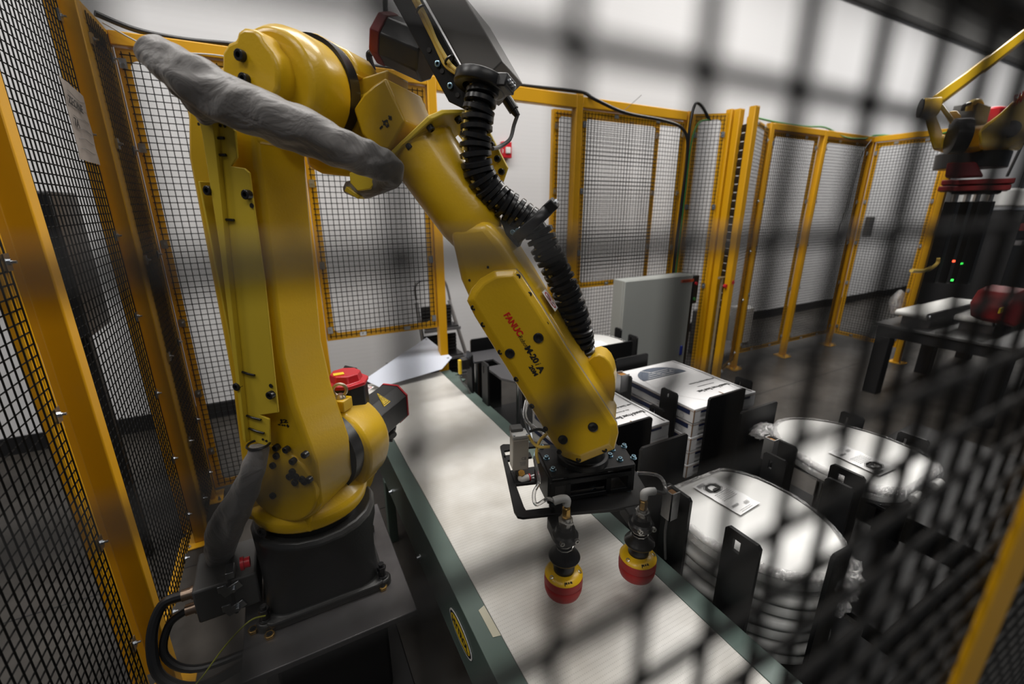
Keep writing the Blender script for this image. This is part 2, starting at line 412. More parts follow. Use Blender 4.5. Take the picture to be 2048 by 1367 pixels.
def fence_post(label, x, y, z1, foot=True, w=.05, group='square fence posts'):
    t = thing('fence_post', label, 'fence post', (x, y, 0), group)
    MB().b2((x - w / 2, y - w / 2, 0.008), (x + w / 2, y + w / 2, z1 - .003)).build('post_tube', ORG, t, bevel=.004)
    MB().b2((x - w / 2 + .001, y - w / 2 + .001, z1 - .004), (x + w / 2 - .001, y + w / 2 - .001, z1)).build('post_cap', ORG, t, bevel=.001)
    if foot:
        f = MB().b2((x - .06, y - .06, 0), (x + .06, y + .06, .008)).build('foot_plate', ORG, t, bevel=.003)
        for i in (-1, 1):
            MB().lathe((x + .045 * i, y - .045, .008), Zv, [(0, .009), (.007, .009), (.007, .005), (.02, .005)], 6).build('anchor_bolt', ZINC, f)
    return t
def rail(label, p0, p1, w=.05, h=.05):
    p0 = V(p0); p1 = V(p1); d = (p1 - p0).normalized(); n = Zv.cross(d)
    o = MB().box((p0 + p1) / 2, ((p1 - p0).length, w, h), (d, n, Zv)).build('fence_rail', ORG, bevel=.004)
    return tag(o, label, 'fence rail', 'square top rails of the fence')
LX = -.45; BY = 2.5; T = H(.655)
# left fence, running away from the camera
fence_post('yellow square post at the far left corner of the cell', LX - .025, 2.505, T)
fence_post('yellow square post between the narrow and the wide left fence panels', LX - .025, 2.17, T)
fence_post('broad yellow post nearest the camera on the left fence', LX - .025, 1.40, H(.665))
cl5 = [H(z) for z in (.57, .25, -.06, -.37, -.66, -.95, -1.15, -1.36)]
fence_panel('mesh_fence', 'narrow black mesh panel beside the far left corner post', (LX - .004, 2.2, 0), Yv, .275, H(-1.40), T - .01, Xv, ncl=[H(z) for z in (.55, .22, -.2, -.6, -1.0, -1.3)])
fence_panel('mesh_fence', 'tall black mesh panel on the left carrying a paper note', (LX - .05, 1.43, 0), Yv, .71, H(-1.40), H(.66), Xv, ncl=[H(z) for z in (.58, .235, -.1, -.40, -.72, -1.02, -1.3)])
fence_panel('mesh_fence', 'black mesh panel cut off by the left edge of the photo', (LX - .05, .25, 0), Yv, 1.088, H(-1.40), H(.66), Xv, ncl=[H(z) for z in (.58, .235, -.11, -.46, -.82, -1.16)], fw_=.055)
rail('yellow top rail over the narrow left mesh panel', (LX - .025, 2.195, H(.63)), (LX - .025, 2.48, H(.63)))
# back fence, left of the arm
fence_panel('mesh_fence', 'black mesh panel behind the grey sleeve of the robot arm', (-.443, BY, 0), Xv, .573, H(-1.42), H(.60), -Yv, ncl=[H(z) for z in (.545, .235, -.16, -.52, -.88, -1.2)])
fence_post('yellow square post hidden behind the upright robot arm', .165, BY + .005, T)
fence_panel('mesh_fence', 'short black mesh panel hanging over the conveyor end', (.195, BY, 0), Xv, .625, H(-.70), H(.60), -Yv, ncl=[H(z) for z in (.5, .11, -.29, -.64)])
fence_post('yellow square post between the short mesh panel and the step ladder', .85, BY + .005, T)
rail('yellow top rail behind the grey sleeve', (-.45, BY + .005, H(.63)), (.14, BY + .005, H(.63)))
rail('yellow top rail over the short mesh panel', (.19, BY + .005, H(.63)), (.825, BY + .005, H(.63)))
rail('yellow top rail spanning the open gap right of the robot arm', (.875, BY + .005, H(.622)), (1.775, BY + .005, H(.622)), h=.075)
fence_post('yellow square post right of the open gap and fire alarm', 1.80, BY + .005, H(.665))
rail('yellow top rail above the grey control cabinet', (1.825, BY + .005, H(.622)), (2.75, BY + .005, H(.622)), h=.06)
fence_panel('mesh_fence', 'black mesh panel above the grey control cabinet', (1.83, BY, 0), Xv, .93, H(-.55), H(.585), -Yv, ncl=[H(z) for z in (.5, .1, -.3)])
fence_panel('sliding_gate', 'tall black mesh gate standing behind the cabinet fence panel', (1.71, BY + .13, 0), Xv, .93, H(-1.475), H(.60), -Yv, ncl=[H(z) for z in (.5, .1, -.3, -.8)], group='mesh gates')
fence_post('yellow square post at the cable drop behind the cabinet', 2.79, BY + .005, T)
# return panel coming towards the camera, then the stacked gate posts
p0 = V((2.82, 2.485, 0)); g1 = onZ(1463, 219, H(.665)); g2 = onZ(1480, 218, H(.66)); g3 = onZ(1510, 212, H(.66)); p1 = V((g1.x - .03, g1.y, 0)); dd = (p1 - p0)
fence_panel('mesh_fence', 'very narrow black mesh panel beside the stacked gate posts', p0, dd, dd.length, H(-1.40), H(.64), (dd.y, -dd.x, 0), ncl=[H(z) for z in (.5, .0, -.6)], clips=True)
fence_post('leftmost of the three tall yellow gate posts', g1.x, g1.y, H(.665), foot=False)
fence_post('middle of the three tall yellow gate posts', g2.x, g2.y, H(.66), foot=False)
fence_post('rightmost of the three tall yellow gate posts', g3.x, g3.y, H(.66), foot=False)
# black folding bellows between the posts
def bellows(x0, y0, x1, y1, label):
    t = thing('folding_screen', label, 'screen', ((x0 + x1) / 2, (y0 + y1) / 2, 0), 'black folding screens between the gate posts')
    a = V((x0, y0, 0)); b = V((x1, y1, 0)); n = 34; d = (b - a).normalized(); nn = V((-d.y, d.x, 0))
    for k in range(n):
        z = .1 + k * (H(.56) - .1) / n; dz = (H(.56) - .1) / n
        pts = [a + Zv * z, b + Zv * z, b + Zv * (z + dz * .92), a + Zv * (z + dz * .92)]
        mb = MB(); mid = Zv * (z + dz * .46)
        mb.faces([pts[0], pts[1], b + mid + nn * .018, a + mid + nn * .018, pts[2], pts[3], a + mid - nn * .004, b + mid - nn * .004], [(0, 1, 2, 3), (3, 2, 4, 5), (0, 6, 7, 1), (6, 5, 4, 7), (0, 3, 5, 6), (1, 7, 4, 2)])
        mb.build('slat', BLKP, t, smooth=False)
bellows(g2.x + .01, g2.y - .028, g3.x - .01, g3.y + .028, 'black folding screen between the middle and right gate posts')
bellows(g3.x + .027, g3.y + .01, g3.x + .085, g3.y + .06, 'black folding screen right of the gate posts')
q0 = V((g3.x + .11, g3.y + .09, 0)); q1 = V((3.705, 2.49, 0)); dd = q1 - q0
fence_panel('mesh_fence', 'black mesh panel seen edge-on between the gate posts and the far run', q0, dd, dd.length, H(-1.40), H(.62), (dd.y, -dd.x, 0))
# right part of the back fence
fence_post('yellow footed post at the left end of the far fence run', 3.74, BY, T)
fence_post('yellow footed post in the middle of the far fence run', 4.52, BY, T)
fence_post('yellow footed post at the far right corner of the fence run', 5.36, BY, T)
fence_post('yellow footed post beside the second robot', 5.33, 1.84, T)
rail('yellow top rail of the left far bay', (3.765, BY, H(.63)), (4.495, BY, H(.63)))
rail('yellow top rail of the right far bay', (4.545, BY, H(.63)), (5.335, BY, H(.63)))
rail('yellow top rail running towards the second robot', (5.36, 2.475, H(.63)), (5.34, 1.865, H(.63)))
fence_panel('mesh_fence', 'black mesh panel in the left far bay right of the gate posts', (3.775, BY, 0), Xv, .67, H(-1.34), H(.60), -Yv)
fence_panel('mesh_fence', 'black mesh panel in the right far bay', (4.555, BY, 0), Xv, .77, H(-1.34), H(.60), -Yv)
fence_panel('mesh_fence', 'black mesh panel between the far corner post and the second robot', (5.36, 2.46, 0), V((-.015, -.58, 0)), .58, H(-1.34), H(.60), -Xv)

# ---- the near fence the camera looks through
t = thing('near_mesh_fence', 'out-of-focus black mesh panel right in front of the camera', 'fence panel', (1.2, .057, .1))
NY = .057; r = .0018; x0 = .0148; z0 = H(-.0062)
for i in range(-6, 36):
    x = x0 + i * S
    MB().tube([(x, NY + r, .1), (x, NY + r, 2.12)], r, 6, False).build('wire', BLKW, t)
mb = MB()
for i in range(36, 70):
    x = x0 + i * S
    mb.tube([(x, NY + r, .1), (x, NY + r, 2.12)], r, 5, False)
mb.build('far_wires', BLKW, t, stuff=True)
for k in range(-34, 16):
    z = z0 + k * S
    MB().tube([(-.2, NY - r, z), (1.9, NY - r, z)], r, 6, False).build('wire', BLKW, t)
for (xx) in (.353,):
    MB().b2((xx, NY - .010, .06), (xx + .060, NY - .006, 2.15)).build('frame_bar', ORG, t, bevel=.001)
# ---- paper note on the left mesh
pn = [onX(118, 150, LX - .035), onX(166, 192, LX - .035), onX(200, 330, LX - .035), onX(160, 318, LX - .035)]
def quad_sheet(mb, c, ext, nu=6, nv=8, amp=.003, seed=1):
    rnd = random.Random(seed); g = []
    for side in (0, 1):
        for i in range(nu + 1):
            for j in range(nv + 1):
                pass
    pts = []
    for i in range(nu + 1):
        for j in range(nv + 1):
            u = i / nu; v = j / nv
            p = (c[0] * (1 - u) + c[1] * u) * (1 - v) + (c[3] * (1 - u) + c[2] * u) * v
            pts.append(p + V(ext).normalized() * rnd.uniform(-amp, amp))
    n = len(pts); pts2 = pts + [p + V(ext) for p in pts]; fs = []
    for i in range(nu):
        for j in range(nv):
            a = i * (nv + 1) + j; q = (a, a + nv + 1, a + nv + 2, a + 1); fs.append(q); fs.append(tuple(n + k for k in reversed(q)))
    return mb.faces(pts2, fs)
note = quad_sheet(MB(), pn, Xv * .0008, amp=.0015).build('paper_note', mat('crumpled_paper', (0.30, 0.26, 0.23), .8, vary=.25, vscale=14), ang=60)
tag(note, 'crumpled handwritten paper note in plastic on the left mesh', 'note')
text_mesh('ZEONE', .036, INK, 'handwriting', note, onX(138, 205, LX - .029), onX(160, 222, LX - .029) - onX(138, 205, LX - .029), Zv, shear=.2)
text_mesh('7A', .036, INK, 'handwriting', note, onX(150, 250, LX - .029), onX(168, 262, LX - .029) - onX(150, 250, LX - .029), Zv, shear=.2)
mb = MB()
for k in range(6):
    a = pn[0].lerp(pn[3], .15 + k * .14); b = pn[1].lerp(pn[2], .15 + k * .14)
    mb.tube([a.lerp(b, f) + Xv * .004 + Zv * .004 * math.sin(9 * f + k) for f in (.15, .3, .45, .6, .75, .85)], .0008, 4)
mb.build('handwriting', INKG, note)
# dark box hung outside the left fence
o = MB().b2((-.78, 2.05, H(-.45)), (-.62, 2.30, H(.05))).build('junction_box', BLKP, bevel=.008); tag(o, 'dark box mounted outside the left mesh fence', 'junction box')
MB().b2((-.70, 2.15, 0), (-.66, 2.2, H(-.45))).build('mounting_pole', DARK, o)
# ---- cables lying on the fence top
def cable(name, label, pts, r, m, cat='cable', n=6, grp=None):
    o = MB().tube(smoothpath(pts, n), r, 8).build(name, m, ang=80); return tag(o, label, cat, grp)
zt = T + .012
cable('cable', 'thick black cable lying on the back fence rail behind the robot', [(-.47, 2.46, zt + .03), (-.36, 2.52, zt + .01), (-.2, 2.53, zt + .002), (.05, 2.50, zt + .004), (.5, 2.52, zt), (.9, 2.5, zt), (1.4, 2.51, zt + .005), (1.80, 2.5, H(.68)), (1.9, 2.46, H(.64)), (2.15, 2.455, H(.585)), (2.5, 2.45, H(.565)), (2.68, 2.44, H(.52)), (2.735, 2.43, H(.38)), (2.73, 2.43, H(0)), (2.72, 2.43, H(-.4)), (2.72, 2.42, H(-.9))], .011, BLKP)
cable('cable', 'thin white wire beside the black cable behind the sleeve', [(-.45, 2.44, T + .01), (-.3, 2.45, H(.60)), (-.1, 2.46, H(.61)), (.1, 2.45, H(.60))], .003, LGREY)
cable('cable', 'black cable arching over the post behind the cabinet', [(2.735, 2.43, H(.36)), (2.73, 2.43, H(.55)), (2.78, 2.45, H(.69)), (2.84, 2.45, H(.69)), (2.90, 2.42, H(.60))], .010, BLKP)
cable('cable', 'green cable dropping beside the black cable', [(2.92, 2.42, H(.60)), (2.80, 2.42, H(.57)), (2.75, 2.42, H(.42)), (2.745, 2.42, H(.1)), (2.74, 2.42, H(-.3)), (2.73, 2.42, H(-.9))], .006, GREENW)
cable('cable', 'green and black cable along the far fence top', [(3.5, 2.49, zt + .01), (3.8, 2.5, zt), (4.2, 2.5, zt - .002), (4.5, 2.49, zt + .01), (4.8, 2.48, H(.62)), (5.1, 2.47, H(.62)), (5.35, 2.46, zt), (5.34, 2.1, H(.61)), (5.30, 1.85, H(.63))], .008, GREENW)
cable('cable', 'grey cable dropping from the far corner post', [(5.25, 2.46, H(.62)), (5.10, 2.45, H(.45)), (5.06, 2.45, H(0)), (5.0, 2.45, H(-.25)), (5.05, 2.44, H(-.28))], .006, CABLEG)
cable('antenna', 'thin antenna wire sticking up from the rail above the cabinet', [onY(1247, 222, 2.45), onY(1283, 190, 2.45)], .0018, CABLEG, 'antenna', 1)
o = MB().box(onY(1737, 453, 2.47), (.10, .05, .20)).build('junction_box', mat('grey_box', (.06, .06, .06), .5), bevel=.006); tag(o, 'small grey junction box hanging on the far mesh panel', 'junction box')
MB().b2((o.location.x - .02, BY - .012, o.location.z + .05), (o.location.x + .02, BY + .004, o.location.z + .15)).build('mounting_tab', ZINC, o)
# ================================================================== things on the wall
c = onY(1012, 300, WY - .03); t = thing('fire_alarm', 'red fire alarm strobe on the white wall', 'fire alarm', c)
MB().box(c, (.09, .05, .13)).build('housing', RED, t, bevel=.008)
MB().box(c + V((.005, -.03, -.005)), (.045, .02, .05)).build('strobe_lens', WHITEP, t, bevel=.006)
text_mesh('FIRE', .016, WHITEPAP, 'lettering', t, c + V((-.036, -.026, -.025)), Zv, -Xv)
# step ladder behind the fence
t = thing('step_ladder', 'aluminium step ladder with black treads leaning behind the fence', 'step ladder', (1.03, 3.0, 0))
LY = 3.0
lr = [onY(898, 600, LY), onY(913, 665, LY), onY(932, 752, LY)]; ll = [onY(832, 605, LY), onY(836, 670, LY), onY(846, 755, LY)]
for nm, q in (('rail', lr), ('rail', ll)):
    dn = (q[2] - q[0]).normalized(); e = q[0] + dn * ((0.02 - q[0].z) / dn.z)
    MB().tube([q[0] + Yv * 0, e + V((0, -.25, 0))], .014, 8).build(nm, ALU, t)
hp = [onY(832, 600, LY), onY(829, 575, LY), onY(838, 562, LY), onY(860, 559, LY), onY(884, 559, LY), onY(893, 570, LY), onY(901, 605, LY)]
MB().tube(smoothpath(hp, 5), .009, 8).build('grab_handle', ALU, t)
for yy, (xa, xb) in ((632, (838, 903)), (690, (842, 913)), (728, (845, 922))):
    a = onY(xa, yy, LY - .02); b = onY(xb, yy - 6, LY - .02); 
    MB().b2((a.x, LY - .16, a.z - .075), (b.x, LY - .03, a.z - .06)).build('tread', BLKP, t, bevel=.004)
    MB().b2((a.x + .01, LY - .05, a.z - .06), (b.x - .01, LY - .035, a.z + .07)).build('tread_pad', BLKP, t, bevel=.01)
    for k in range(5):
        zz = a.z - .05 + k * .024; MB().b2((a.x + .012, LY - .056, zz), (b.x - .012, LY - .050, zz + .006)).build('grip_rib', mat('rib_grey', (.03, .03, .03), .6) if 'rib_grey' not in MATS else MATS['rib_grey'], t)
    MB().b2((a.x - .01, LY - .17, a.z - .09), (b.x + .01, LY - .15, a.z - .07)).build('tread_edge', ALU, t)
# plastic bag / white column behind far fence
o = MB().b2((4.45, 2.95, 0), (4.65, 3.12, .42)).build('white_bin', LGREY, bevel=.02); tag(o, 'white plastic bin on the floor behind the far fence', 'bin')
o = MB().b2((3.75, 2.85, 0), (4.02, 3.05, .46)).build('dark_crate', mat('dark_crate', (.05, .05, .05), .6), bevel=.01); tag(o, 'dark crate standing behind the left far mesh bay', 'crate')
# ================================================================== the robot
def colz(p, x, y):
    "height on the vertical line through p that the photographed point shows"
    r = ray(x, y); return O.z + r.z * math.hypot(p.x, p.y) / math.hypot(r.x, r.y)
def PB(pts, b): return [onB(x, y, b) for x, y in pts]
def prismB(mb, pts, b0, b1): return mb.prism(PB(pts, b0), SA * (b1 - b0))
AXD = (FA * .58 - Zv * .81).normalized(); AXN = (FA * .81 + Zv * .58).normalized()
PZ = -1.11
rb = thing('industrial_robot', 'large yellow six-axis robot arm bent over the conveyor', 'robot', R(0, 0, PZ))
# --- base casting
def rr(cx, cy, hw, hd, rad, z, n=6):
    out = []
    for (sx, sy, a0) in ((1, 1, 0), (-1, 1, 90), (-1, -1, 180), (1, -1, 270)):
        for k in range(n):
            a = math.radians(a0 + 90 * k / (n - 1)); out.append(V((cx + sx * (hw - rad) + rad * math.cos(a), cy + sy * (hd - rad) + rad * math.sin(a), H(z))))
    return out
mb = MB()
mb.loft([rr(0, 1.27, .165, .155, .03, PZ + .0), rr(0, 1.27, .165, .155, .03, PZ + .025), rr(0, 1.27, .155, .145, .06, PZ + .03), rr(0, 1.27, .152, .142, .07, PZ + .10), rr(0, 1.27, .158, .150, .11, PZ + .17), rr(.005, 1.275, .170, .165, .16, PZ + .20), rr(.005, 1.275, .172, .168, .165, PZ + .235), rr(.005, 1.275, .162, .158, .155, PZ + .25)])
base = mb.build('base_casting', CAST, rb, bevel=.004, ang=28)
tag(base, 'dark grey cast base')
for sx in (-1, 1):
    for sy in (-1, 1):
        c = V((sx * .158, 1.27 + sy * .125, H(PZ)))
        f = MB().lathe(c, Zv, [(0, .025), (.018, .025), (.024, .020)], 20).build('base_foot', CAST, rb, bevel=.002)
        mb = MB(); mb.lathe(c + Zv * .022, Zv, [(0, .017), (.006, .017), (.006, .011), (.026, .011)], 18); mb.lathe(c + Zv * .048, Zv, [(0, .014), (.014, .014)], 6); mb.lathe(c + Zv * .062, Zv, [(0, .007), (.010, .009)], 10)
        mb.build('anchor_bolt', BLKP, f, bevel=.001)
MB().lathe((0, 1.27, H(PZ + .24)), Zv, [(0, .135), (.05, .135), (.05, .12), (.08, .12)], 40).build('swivel_bearing', BLKP, rb)
# --- turret (J1 flange and J2 housing)
mb = MB(); mb.lathe((0, 1.27, H(-.835)), Zv, [(0, .152), (.028, .160), (.045, .158), (.085, .12)], 48)
prismB(mb, [(640, 1010), (700, 1034), (745, 966), (766, 905), (768, 870), (720, 830), (660, 900)], .17, .04)
mb.prism([R(-.13, -.13, -.83), R(.10, -.13, -.83), R(.12, .05, -.83), R(.12, .17, -.83), R(-.13, .17, -.83)], Zv * .10)
mb.build('turret', YEL, rb, bevel=.008, seg=3)
p = onZ(565, 1037, H(-.825)); MB().lathe(R(-.02, -.165, -.822), -SA, [(0, .014), (.004, .014), (.004, .008), (.001, .008)], 14).build('turret_plug', BLKP, rb)
J2 = (.045, -.675)
mb = MB(); mb.lathe(R(J2[0] - .01, .035, J2[1] - .02), SA, [(0, .135), (.018, .148), (.11, .148), (.135, .138), (.15, .11), (.152, .05)], 40)
mb.prism([R(-.08, .05, -.62), R(.03, .05, -.60), R(.11, .05, -.72), R(.09, .05, -.82), R(-.10, .05, -.82)], SA * .13)
mb.build('shoulder_housing', YEL, rb, bevel=.006)
MB().lathe(R(J2[0], 0, J2[1]), SA, [(0, .125), (.04, .125)], 40).build('shoulder_seal_ring', BLKP, rb)
# eyebolt
ep = onB(682, 800, .07); mb = MB(); mb.box(ep - Zv * .01, (.045, .045, .035), (FA, SA, Zv)); blk = mb.build('eyebolt_boss', YEL, rb, bevel=.004)
mb = MB(); mb.lathe(ep + Zv * .008, Zv, [(0, .015), (.006, .013), (.012, .008)], 16); mb.torus(ep + Zv * .032, -SA * .8 + FA * .5, .018, .0048, 28, 10); mb.build('eyebolt', mat('worn_zinc', (.5, .44, .34), .35, metal=1), rb)
# --- lower arm
def disc(c, r, a0, a1, n=14):
    return [(c[0] + r * math.cos(math.radians(a0 + (a1 - a0) * k / n)), c[1] + r * math.sin(math.radians(a0 + (a1 - a0) * k / n))) for k in range(n + 1)]
low = disc((.045, -.675), .118, 180, 340, 14) + [(.16, -.60), (.125, -.45), (.112, -.33), (.122, -.10), (.132, .10), (.14, .16)] + [(.10, .20), (-.02, .20), (-.045, .10), (-.05, -.40), (-.07, -.62)]
mb = MB(); mb.prism([R(a, -.145, z) for a, z in low], SA * .145)
mb.build('lower_arm', YEL, rb, bevel=.012, seg=4)
# round J2 cover on the near side with its bolts
mb = MB(); mb.lathe(R(.045, -.135, -.675), -SA, [(0, .112), (.016, .108), (.020, .096), (.020, .0)], 40, caps=False); cov = mb.build('shoulder_cover', YEL, rb, bevel=.003)
for (x, y) in ((555, 893), (575, 897), (556, 909), (595, 950), (588, 940), (582, 950), (607, 955), (612, 960), (593, 962), (620, 957), (549, 928), (588, 920), (612, 907), (549, 988)):
    bolt_mb(MB(), onB(x, y, -.152), -SA, .0085, .010).build('cap_screw', BLKP, cov)
# upper end of the lower arm
mb = MB(); c3 = (.152, .235)
up = [(442, 150), (443, 105), (455, 85), (470, 79), (474, 62), (487, 54), (510, 57), (522, 70), (526, 80), (545, 104), (556, 140), (556, 176), (540, 205), (515, 232), (470, 232), (448, 195)]
mb.prism(PB(up, -.145), SA * .10)
mb.lathe(R(.150, -.10, .235), SA, [(0, .095), (.02, .107), (.045, .110), (.11, .110)], 48)
mb.prism([R(-.03, -.14, .12), R(.14, -.14, .12), R(.14, -.14, .22), R(.08, -.14, .26), R(-.03, -.14, .21)], SA * .14)
mb.build('elbow_housing', YEL, rb, bevel=.012, seg=3)
for x, y in ((484, 112), (492, 159)): bolt_mb(MB(), onB(x, y, -.146), -SA, .0105, .010).build('cap_screw', BLKP, rb)
MB().lathe(R(.150, .005, .243), SA, [(0, .112), (.035, .112)], 48).build('elbow_seal_ring', BLKP, rb)
# --- sheet metal sleeve bracket on the lower arm
cvr = [(395, 238), (448, 232), (470, 262), (474, 315), (461, 332), (488, 336), (498, 345), (503, 385), (528, 560), (553, 795), (556, 825), (520, 830), (538, 838), (540, 893), (487, 878), (474, 770), (440, 500), (405, 268)]
mb = MB(); prismB(mb, cvr, -.175, -.170)
mb.prism([R(-.0, -.17, -.45), R(.004, -.17, -.45), R(.004, -.17, .05), R(-.0, -.17, .05)], SA * .03)
brk = mb.build('cable_bracket', YEL2, rb, bevel=.0015); tag(brk, 'flat folded yellow sheet bracket')
prismB(MB(), [(396, 236), (424, 232), (462, 600), (492, 885), (486, 879), (440, 500), (404, 268)], -.188, -.175).build('bracket_flange', YEL2, brk, bevel=.001)
for (xa, ya, xb, yb) in ((415, 273, 448, 276), (419, 307, 452, 310), (438, 436, 468, 440), (484, 743, 509, 750), (492, 830, 522, 839), (498, 856, 528, 866)):
    MB().tube([onB(xa, ya, -.178), onB((xa + xb) / 2, (ya + yb) / 2 + 1, -.180), onB(xb, yb, -.178)], .0028, 6).build('cable_tie', BLKP, brk)
for (x, y) in ((421, 381), (497, 389), (478, 771), (544, 788)): bolt_mb(MB(), onB(x, y, -.182 if x < 480 else -.176), -SA, .0095, .010).build('cap_screw', BLKP, brk)
for (x, y) in ((504, 411), (542, 771), (398, 248), (405, 250), (441, 251), (450, 252), (490, 868), (496, 870), (526, 878), (533, 881)): MB().lathe(onB(x, y, -.1765), -SA, [(0, .003 if y < 300 or y > 860 else .005), (.0012, .003 if y < 300 or y > 860 else .005)], 10).build('rivet_hole', DARK, brk)
text_fit('J2', onB(559, 844, -.1458), onB(576, 845, -.1458), .0085, INK, rb, Zv, offset=.0004)
def arrowbar(p, X, Y, s, parent, m=INK, core=True):
    "minus, double arrow, plus"
    mb = MB(); X = X.normalized(); Y = (Y - X * Y.dot(X)).normalized(); Z = X.cross(Y) * .0004; p = V(p)
    q = lambda x, y: p + X * x * s + Y * y * s
    for pts in ([q(-2.2, -.2), q(-1.2, -.2), q(-1.2, .2), q(-2.2, .2)], *([[q(-.5, -.12), q(.5, -.12), q(.5, .12), q(-.5, .12)]] if core else []), [q(-.9, 0), q(-.4, -.4), q(-.4, .4)], [q(.9, 0), q(.4, .4), q(.4, -.4)], [q(1.2, -.2), q(2.2, -.2), q(2.2, .2), q(1.2, .2)], [q(1.5, -.6), q(1.9, -.6), q(1.9, .6), q(1.5, .6)]): mb.prism([a - Z for a in pts], Z * 2)
    return mb.build('axis_arrows', m, parent, smooth=False)
arrowbar(onB(567, 850, -.1458), FA, Zv, .0072, rb)
# --- elbow casing right of the seal
mb = MB()
prismB(mb, [(563, 76), (577, 57), (625, 63), (690, 97), (708, 122), (718, 150), (690, 168), (700, 212), (690, 250), (700, 300), (720, 345), (690, 352), (640, 347), (612, 333), (596, 240)], .045, .15)
mb.build('elbow_casing', YEL, rb, bevel=.012, seg=3)
mb = MB(); prismB(mb, [(560, 74), (572, 57), (590, 72), (694, 240), (680, 300), (648, 240), (590, 130)], .030, .045); mb.build('elbow_rib', YEL, rb, bevel=.004)
for pp in ([(650, 80), (688, 104), (682, 118), (655, 100)], [(672, 122), (716, 150), (705, 158), (676, 142)]):
    bo = prismB(MB(), pp, .04, .10).build('mounting_boss', YEL, rb, bevel=.004)
    for f in (.25, .75): MB().lathe(onB(pp[0][0] * (1 - f) + pp[1][0] * f, pp[0][1] * (1 - f) + pp[1][1] * f + 3, .04), -SA, [(0, .0045), (.0008, .0045)], 10).build('threaded_hole', DARK, bo)
MB().lathe(onB(657, 247, .045), -SA, [(0, .018), (.012, .018), (.012, .014), (.004, .009), (.008, .009)], 24).build('elbow_plug', BLKP, rb)
# --- block with the J3 marking
mb = MB()
prismB(mb, [(706, 218), (726, 188), (748, 168), (771, 154), (810, 243), (800, 262), (778, 300), (748, 296), (722, 268)], .0, .165)
mb.build('forearm_root_block', YEL, rb, bevel=.006, seg=3)
mb = MB(); prismB(mb, [(682, 168), (775, 138), (771, 200), (720, 268), (700, 240)], .06, .16); prismB(mb, [(690, 200), (740, 180), (790, 300), (770, 340), (700, 330)], .05, .15); mb.build('forearm_root_web', YEL, rb, bevel=.005)
text_fit('J3', onB(766, 239, -.0008), onB(773, 256, -.0008), .0085, INK, rb, AXN, offset=.0004)
# re-orient: marking runs along the block's slanted edge
arrowbar(onB(771, 245, -.0010), onB(784, 231, 0) - onB(758, 259, 0), Zv - FA, .0085, rb, core=False)
# flange under the block
fc = R(.385, .085, .128)
mb = MB()
mb.prism([fc + AXN * n_ + SA * b_ - AXD * .012 for n_, b_ in ((-.10, -.085), (.075, -.085), (.10, -.06), (.125, .02), (.125, .085), (-.10, .085))], AXD * .012)
fl = mb.build('forearm_flange', YEL2, rb, bevel=.003)
mb = MB(); mb.prism([fc + AXN * n_ + SA * .10 + AXD * d_ for n_, d_ in ((.06, -.02), (.125, -.02), (.135, .0), (.12, .13), (.09, .15), (.07, .06))], SA * .012)
fl2 = mb.build('forearm_side_plate', YEL2, rb, bevel=.002)
for n_, d_ in ((.115, -.005), (.122, .03), (.118, .065), (.112, .10), (.103, .13)): bolt_mb(MB(), fc + AXN * n_ + SA * .100 + AXD * d_, -SA, .008, .011).build('cap_screw', BLKP, fl2)
for n_, b_ in ((-.07, -.07), (.0, -.075), (.06, -.07), (.105, .0), (.11, .06), (-.085, -.03)): bolt_mb(MB(), fc + AXN * n_ + SA * b_, AXD, .008, .011).build('cap_screw', BLKP, fl)
# --- forearm tube
t0 = R(.375, .085, .135)
mb = MB(); mb.lathe(t0, AXD, [(0, .084), (.008, .086), (.014, .080), (.10, .077), (.20, .072), (.25, .062), (.28, .035)], 48); mb.build('forearm_tube', YEL, rb)
# --- forearm body
top = [(893, 452), (905, 505), (917, 560), (936, 602), (956, 640), (1112, 902), (1165, 918), (1226, 890), (1230, 850), (1205, 805), (1132, 690), (1046, 545), (1003, 478), (972, 440)]
mb = MB(); prismB(mb, top, .018, .150); mb.build('forearm_body', YEL, rb, bevel=.022, seg=4)
cvp = [(934, 601), (942, 578), (960, 557), (988, 541), (1032, 538), (1043, 550), (1082, 610), (1132, 692), (1197, 789), (1234, 846), (1237, 866), (1229, 897), (1160, 925), (1125, 912), (1104, 884), (1052, 797), (991, 699), (950, 633)]
mb = MB(); prismB(mb, cvp, .012, .020); gk = mb.build('cover_gasket', mat('gasket_grey', (.22, .19, .16), .6), rb)
cx = sum(p[0] for p in cvp) / len(cvp); cy = sum(p[1] for p in cvp) / len(cvp)
inn = [(x + (cx - x) * .10 * (1 if abs(x - cx) > 0 else 1), y + (cy - y) * .05) for x, y in cvp]
ins = []
n = len(cvp)
for i in range(n):
    a = V((*cvp[i - 1], 0)); b = V((*cvp[i], 0)); c_ = V((*cvp[(i + 1) % n], 0))
    d1 = (b - a).normalized(); d2 = (c_ - b).normalized(); nn = V((-(d1 + d2).y, (d1 + d2).x, 0)).normalized()
    if nn.dot(V((cx, cy, 0)) - b) < 0: nn = -nn
    ins.append((b.x + nn.x * 14, b.y + nn.y * 14))
mb = MB(); mb.loft([PB(cvp, .012), PB(cvp, .002), PB(ins, -.012)]); wc = mb.build('wrist_cover', YEL, rb, bevel=.003, seg=2, ang=15)
for (x, y) in ((1005, 548), (1033, 549), (1057, 585), (1093, 645), (1129, 706), (1163, 762), (1195, 812), (1227, 866), (952, 583), (939, 612), (960, 646), (996, 702), (1030, 757), (1063, 812), (1092, 858), (1121, 905), (1217, 901), (1162, 921)):
    mb = MB(); bolt_mb(mb, onB(x + (1085 - x) * .06, y + (735 - y) * .02, .000), -SA, .0064, .0055); mb.build('cap_screw', BLKP, wc)
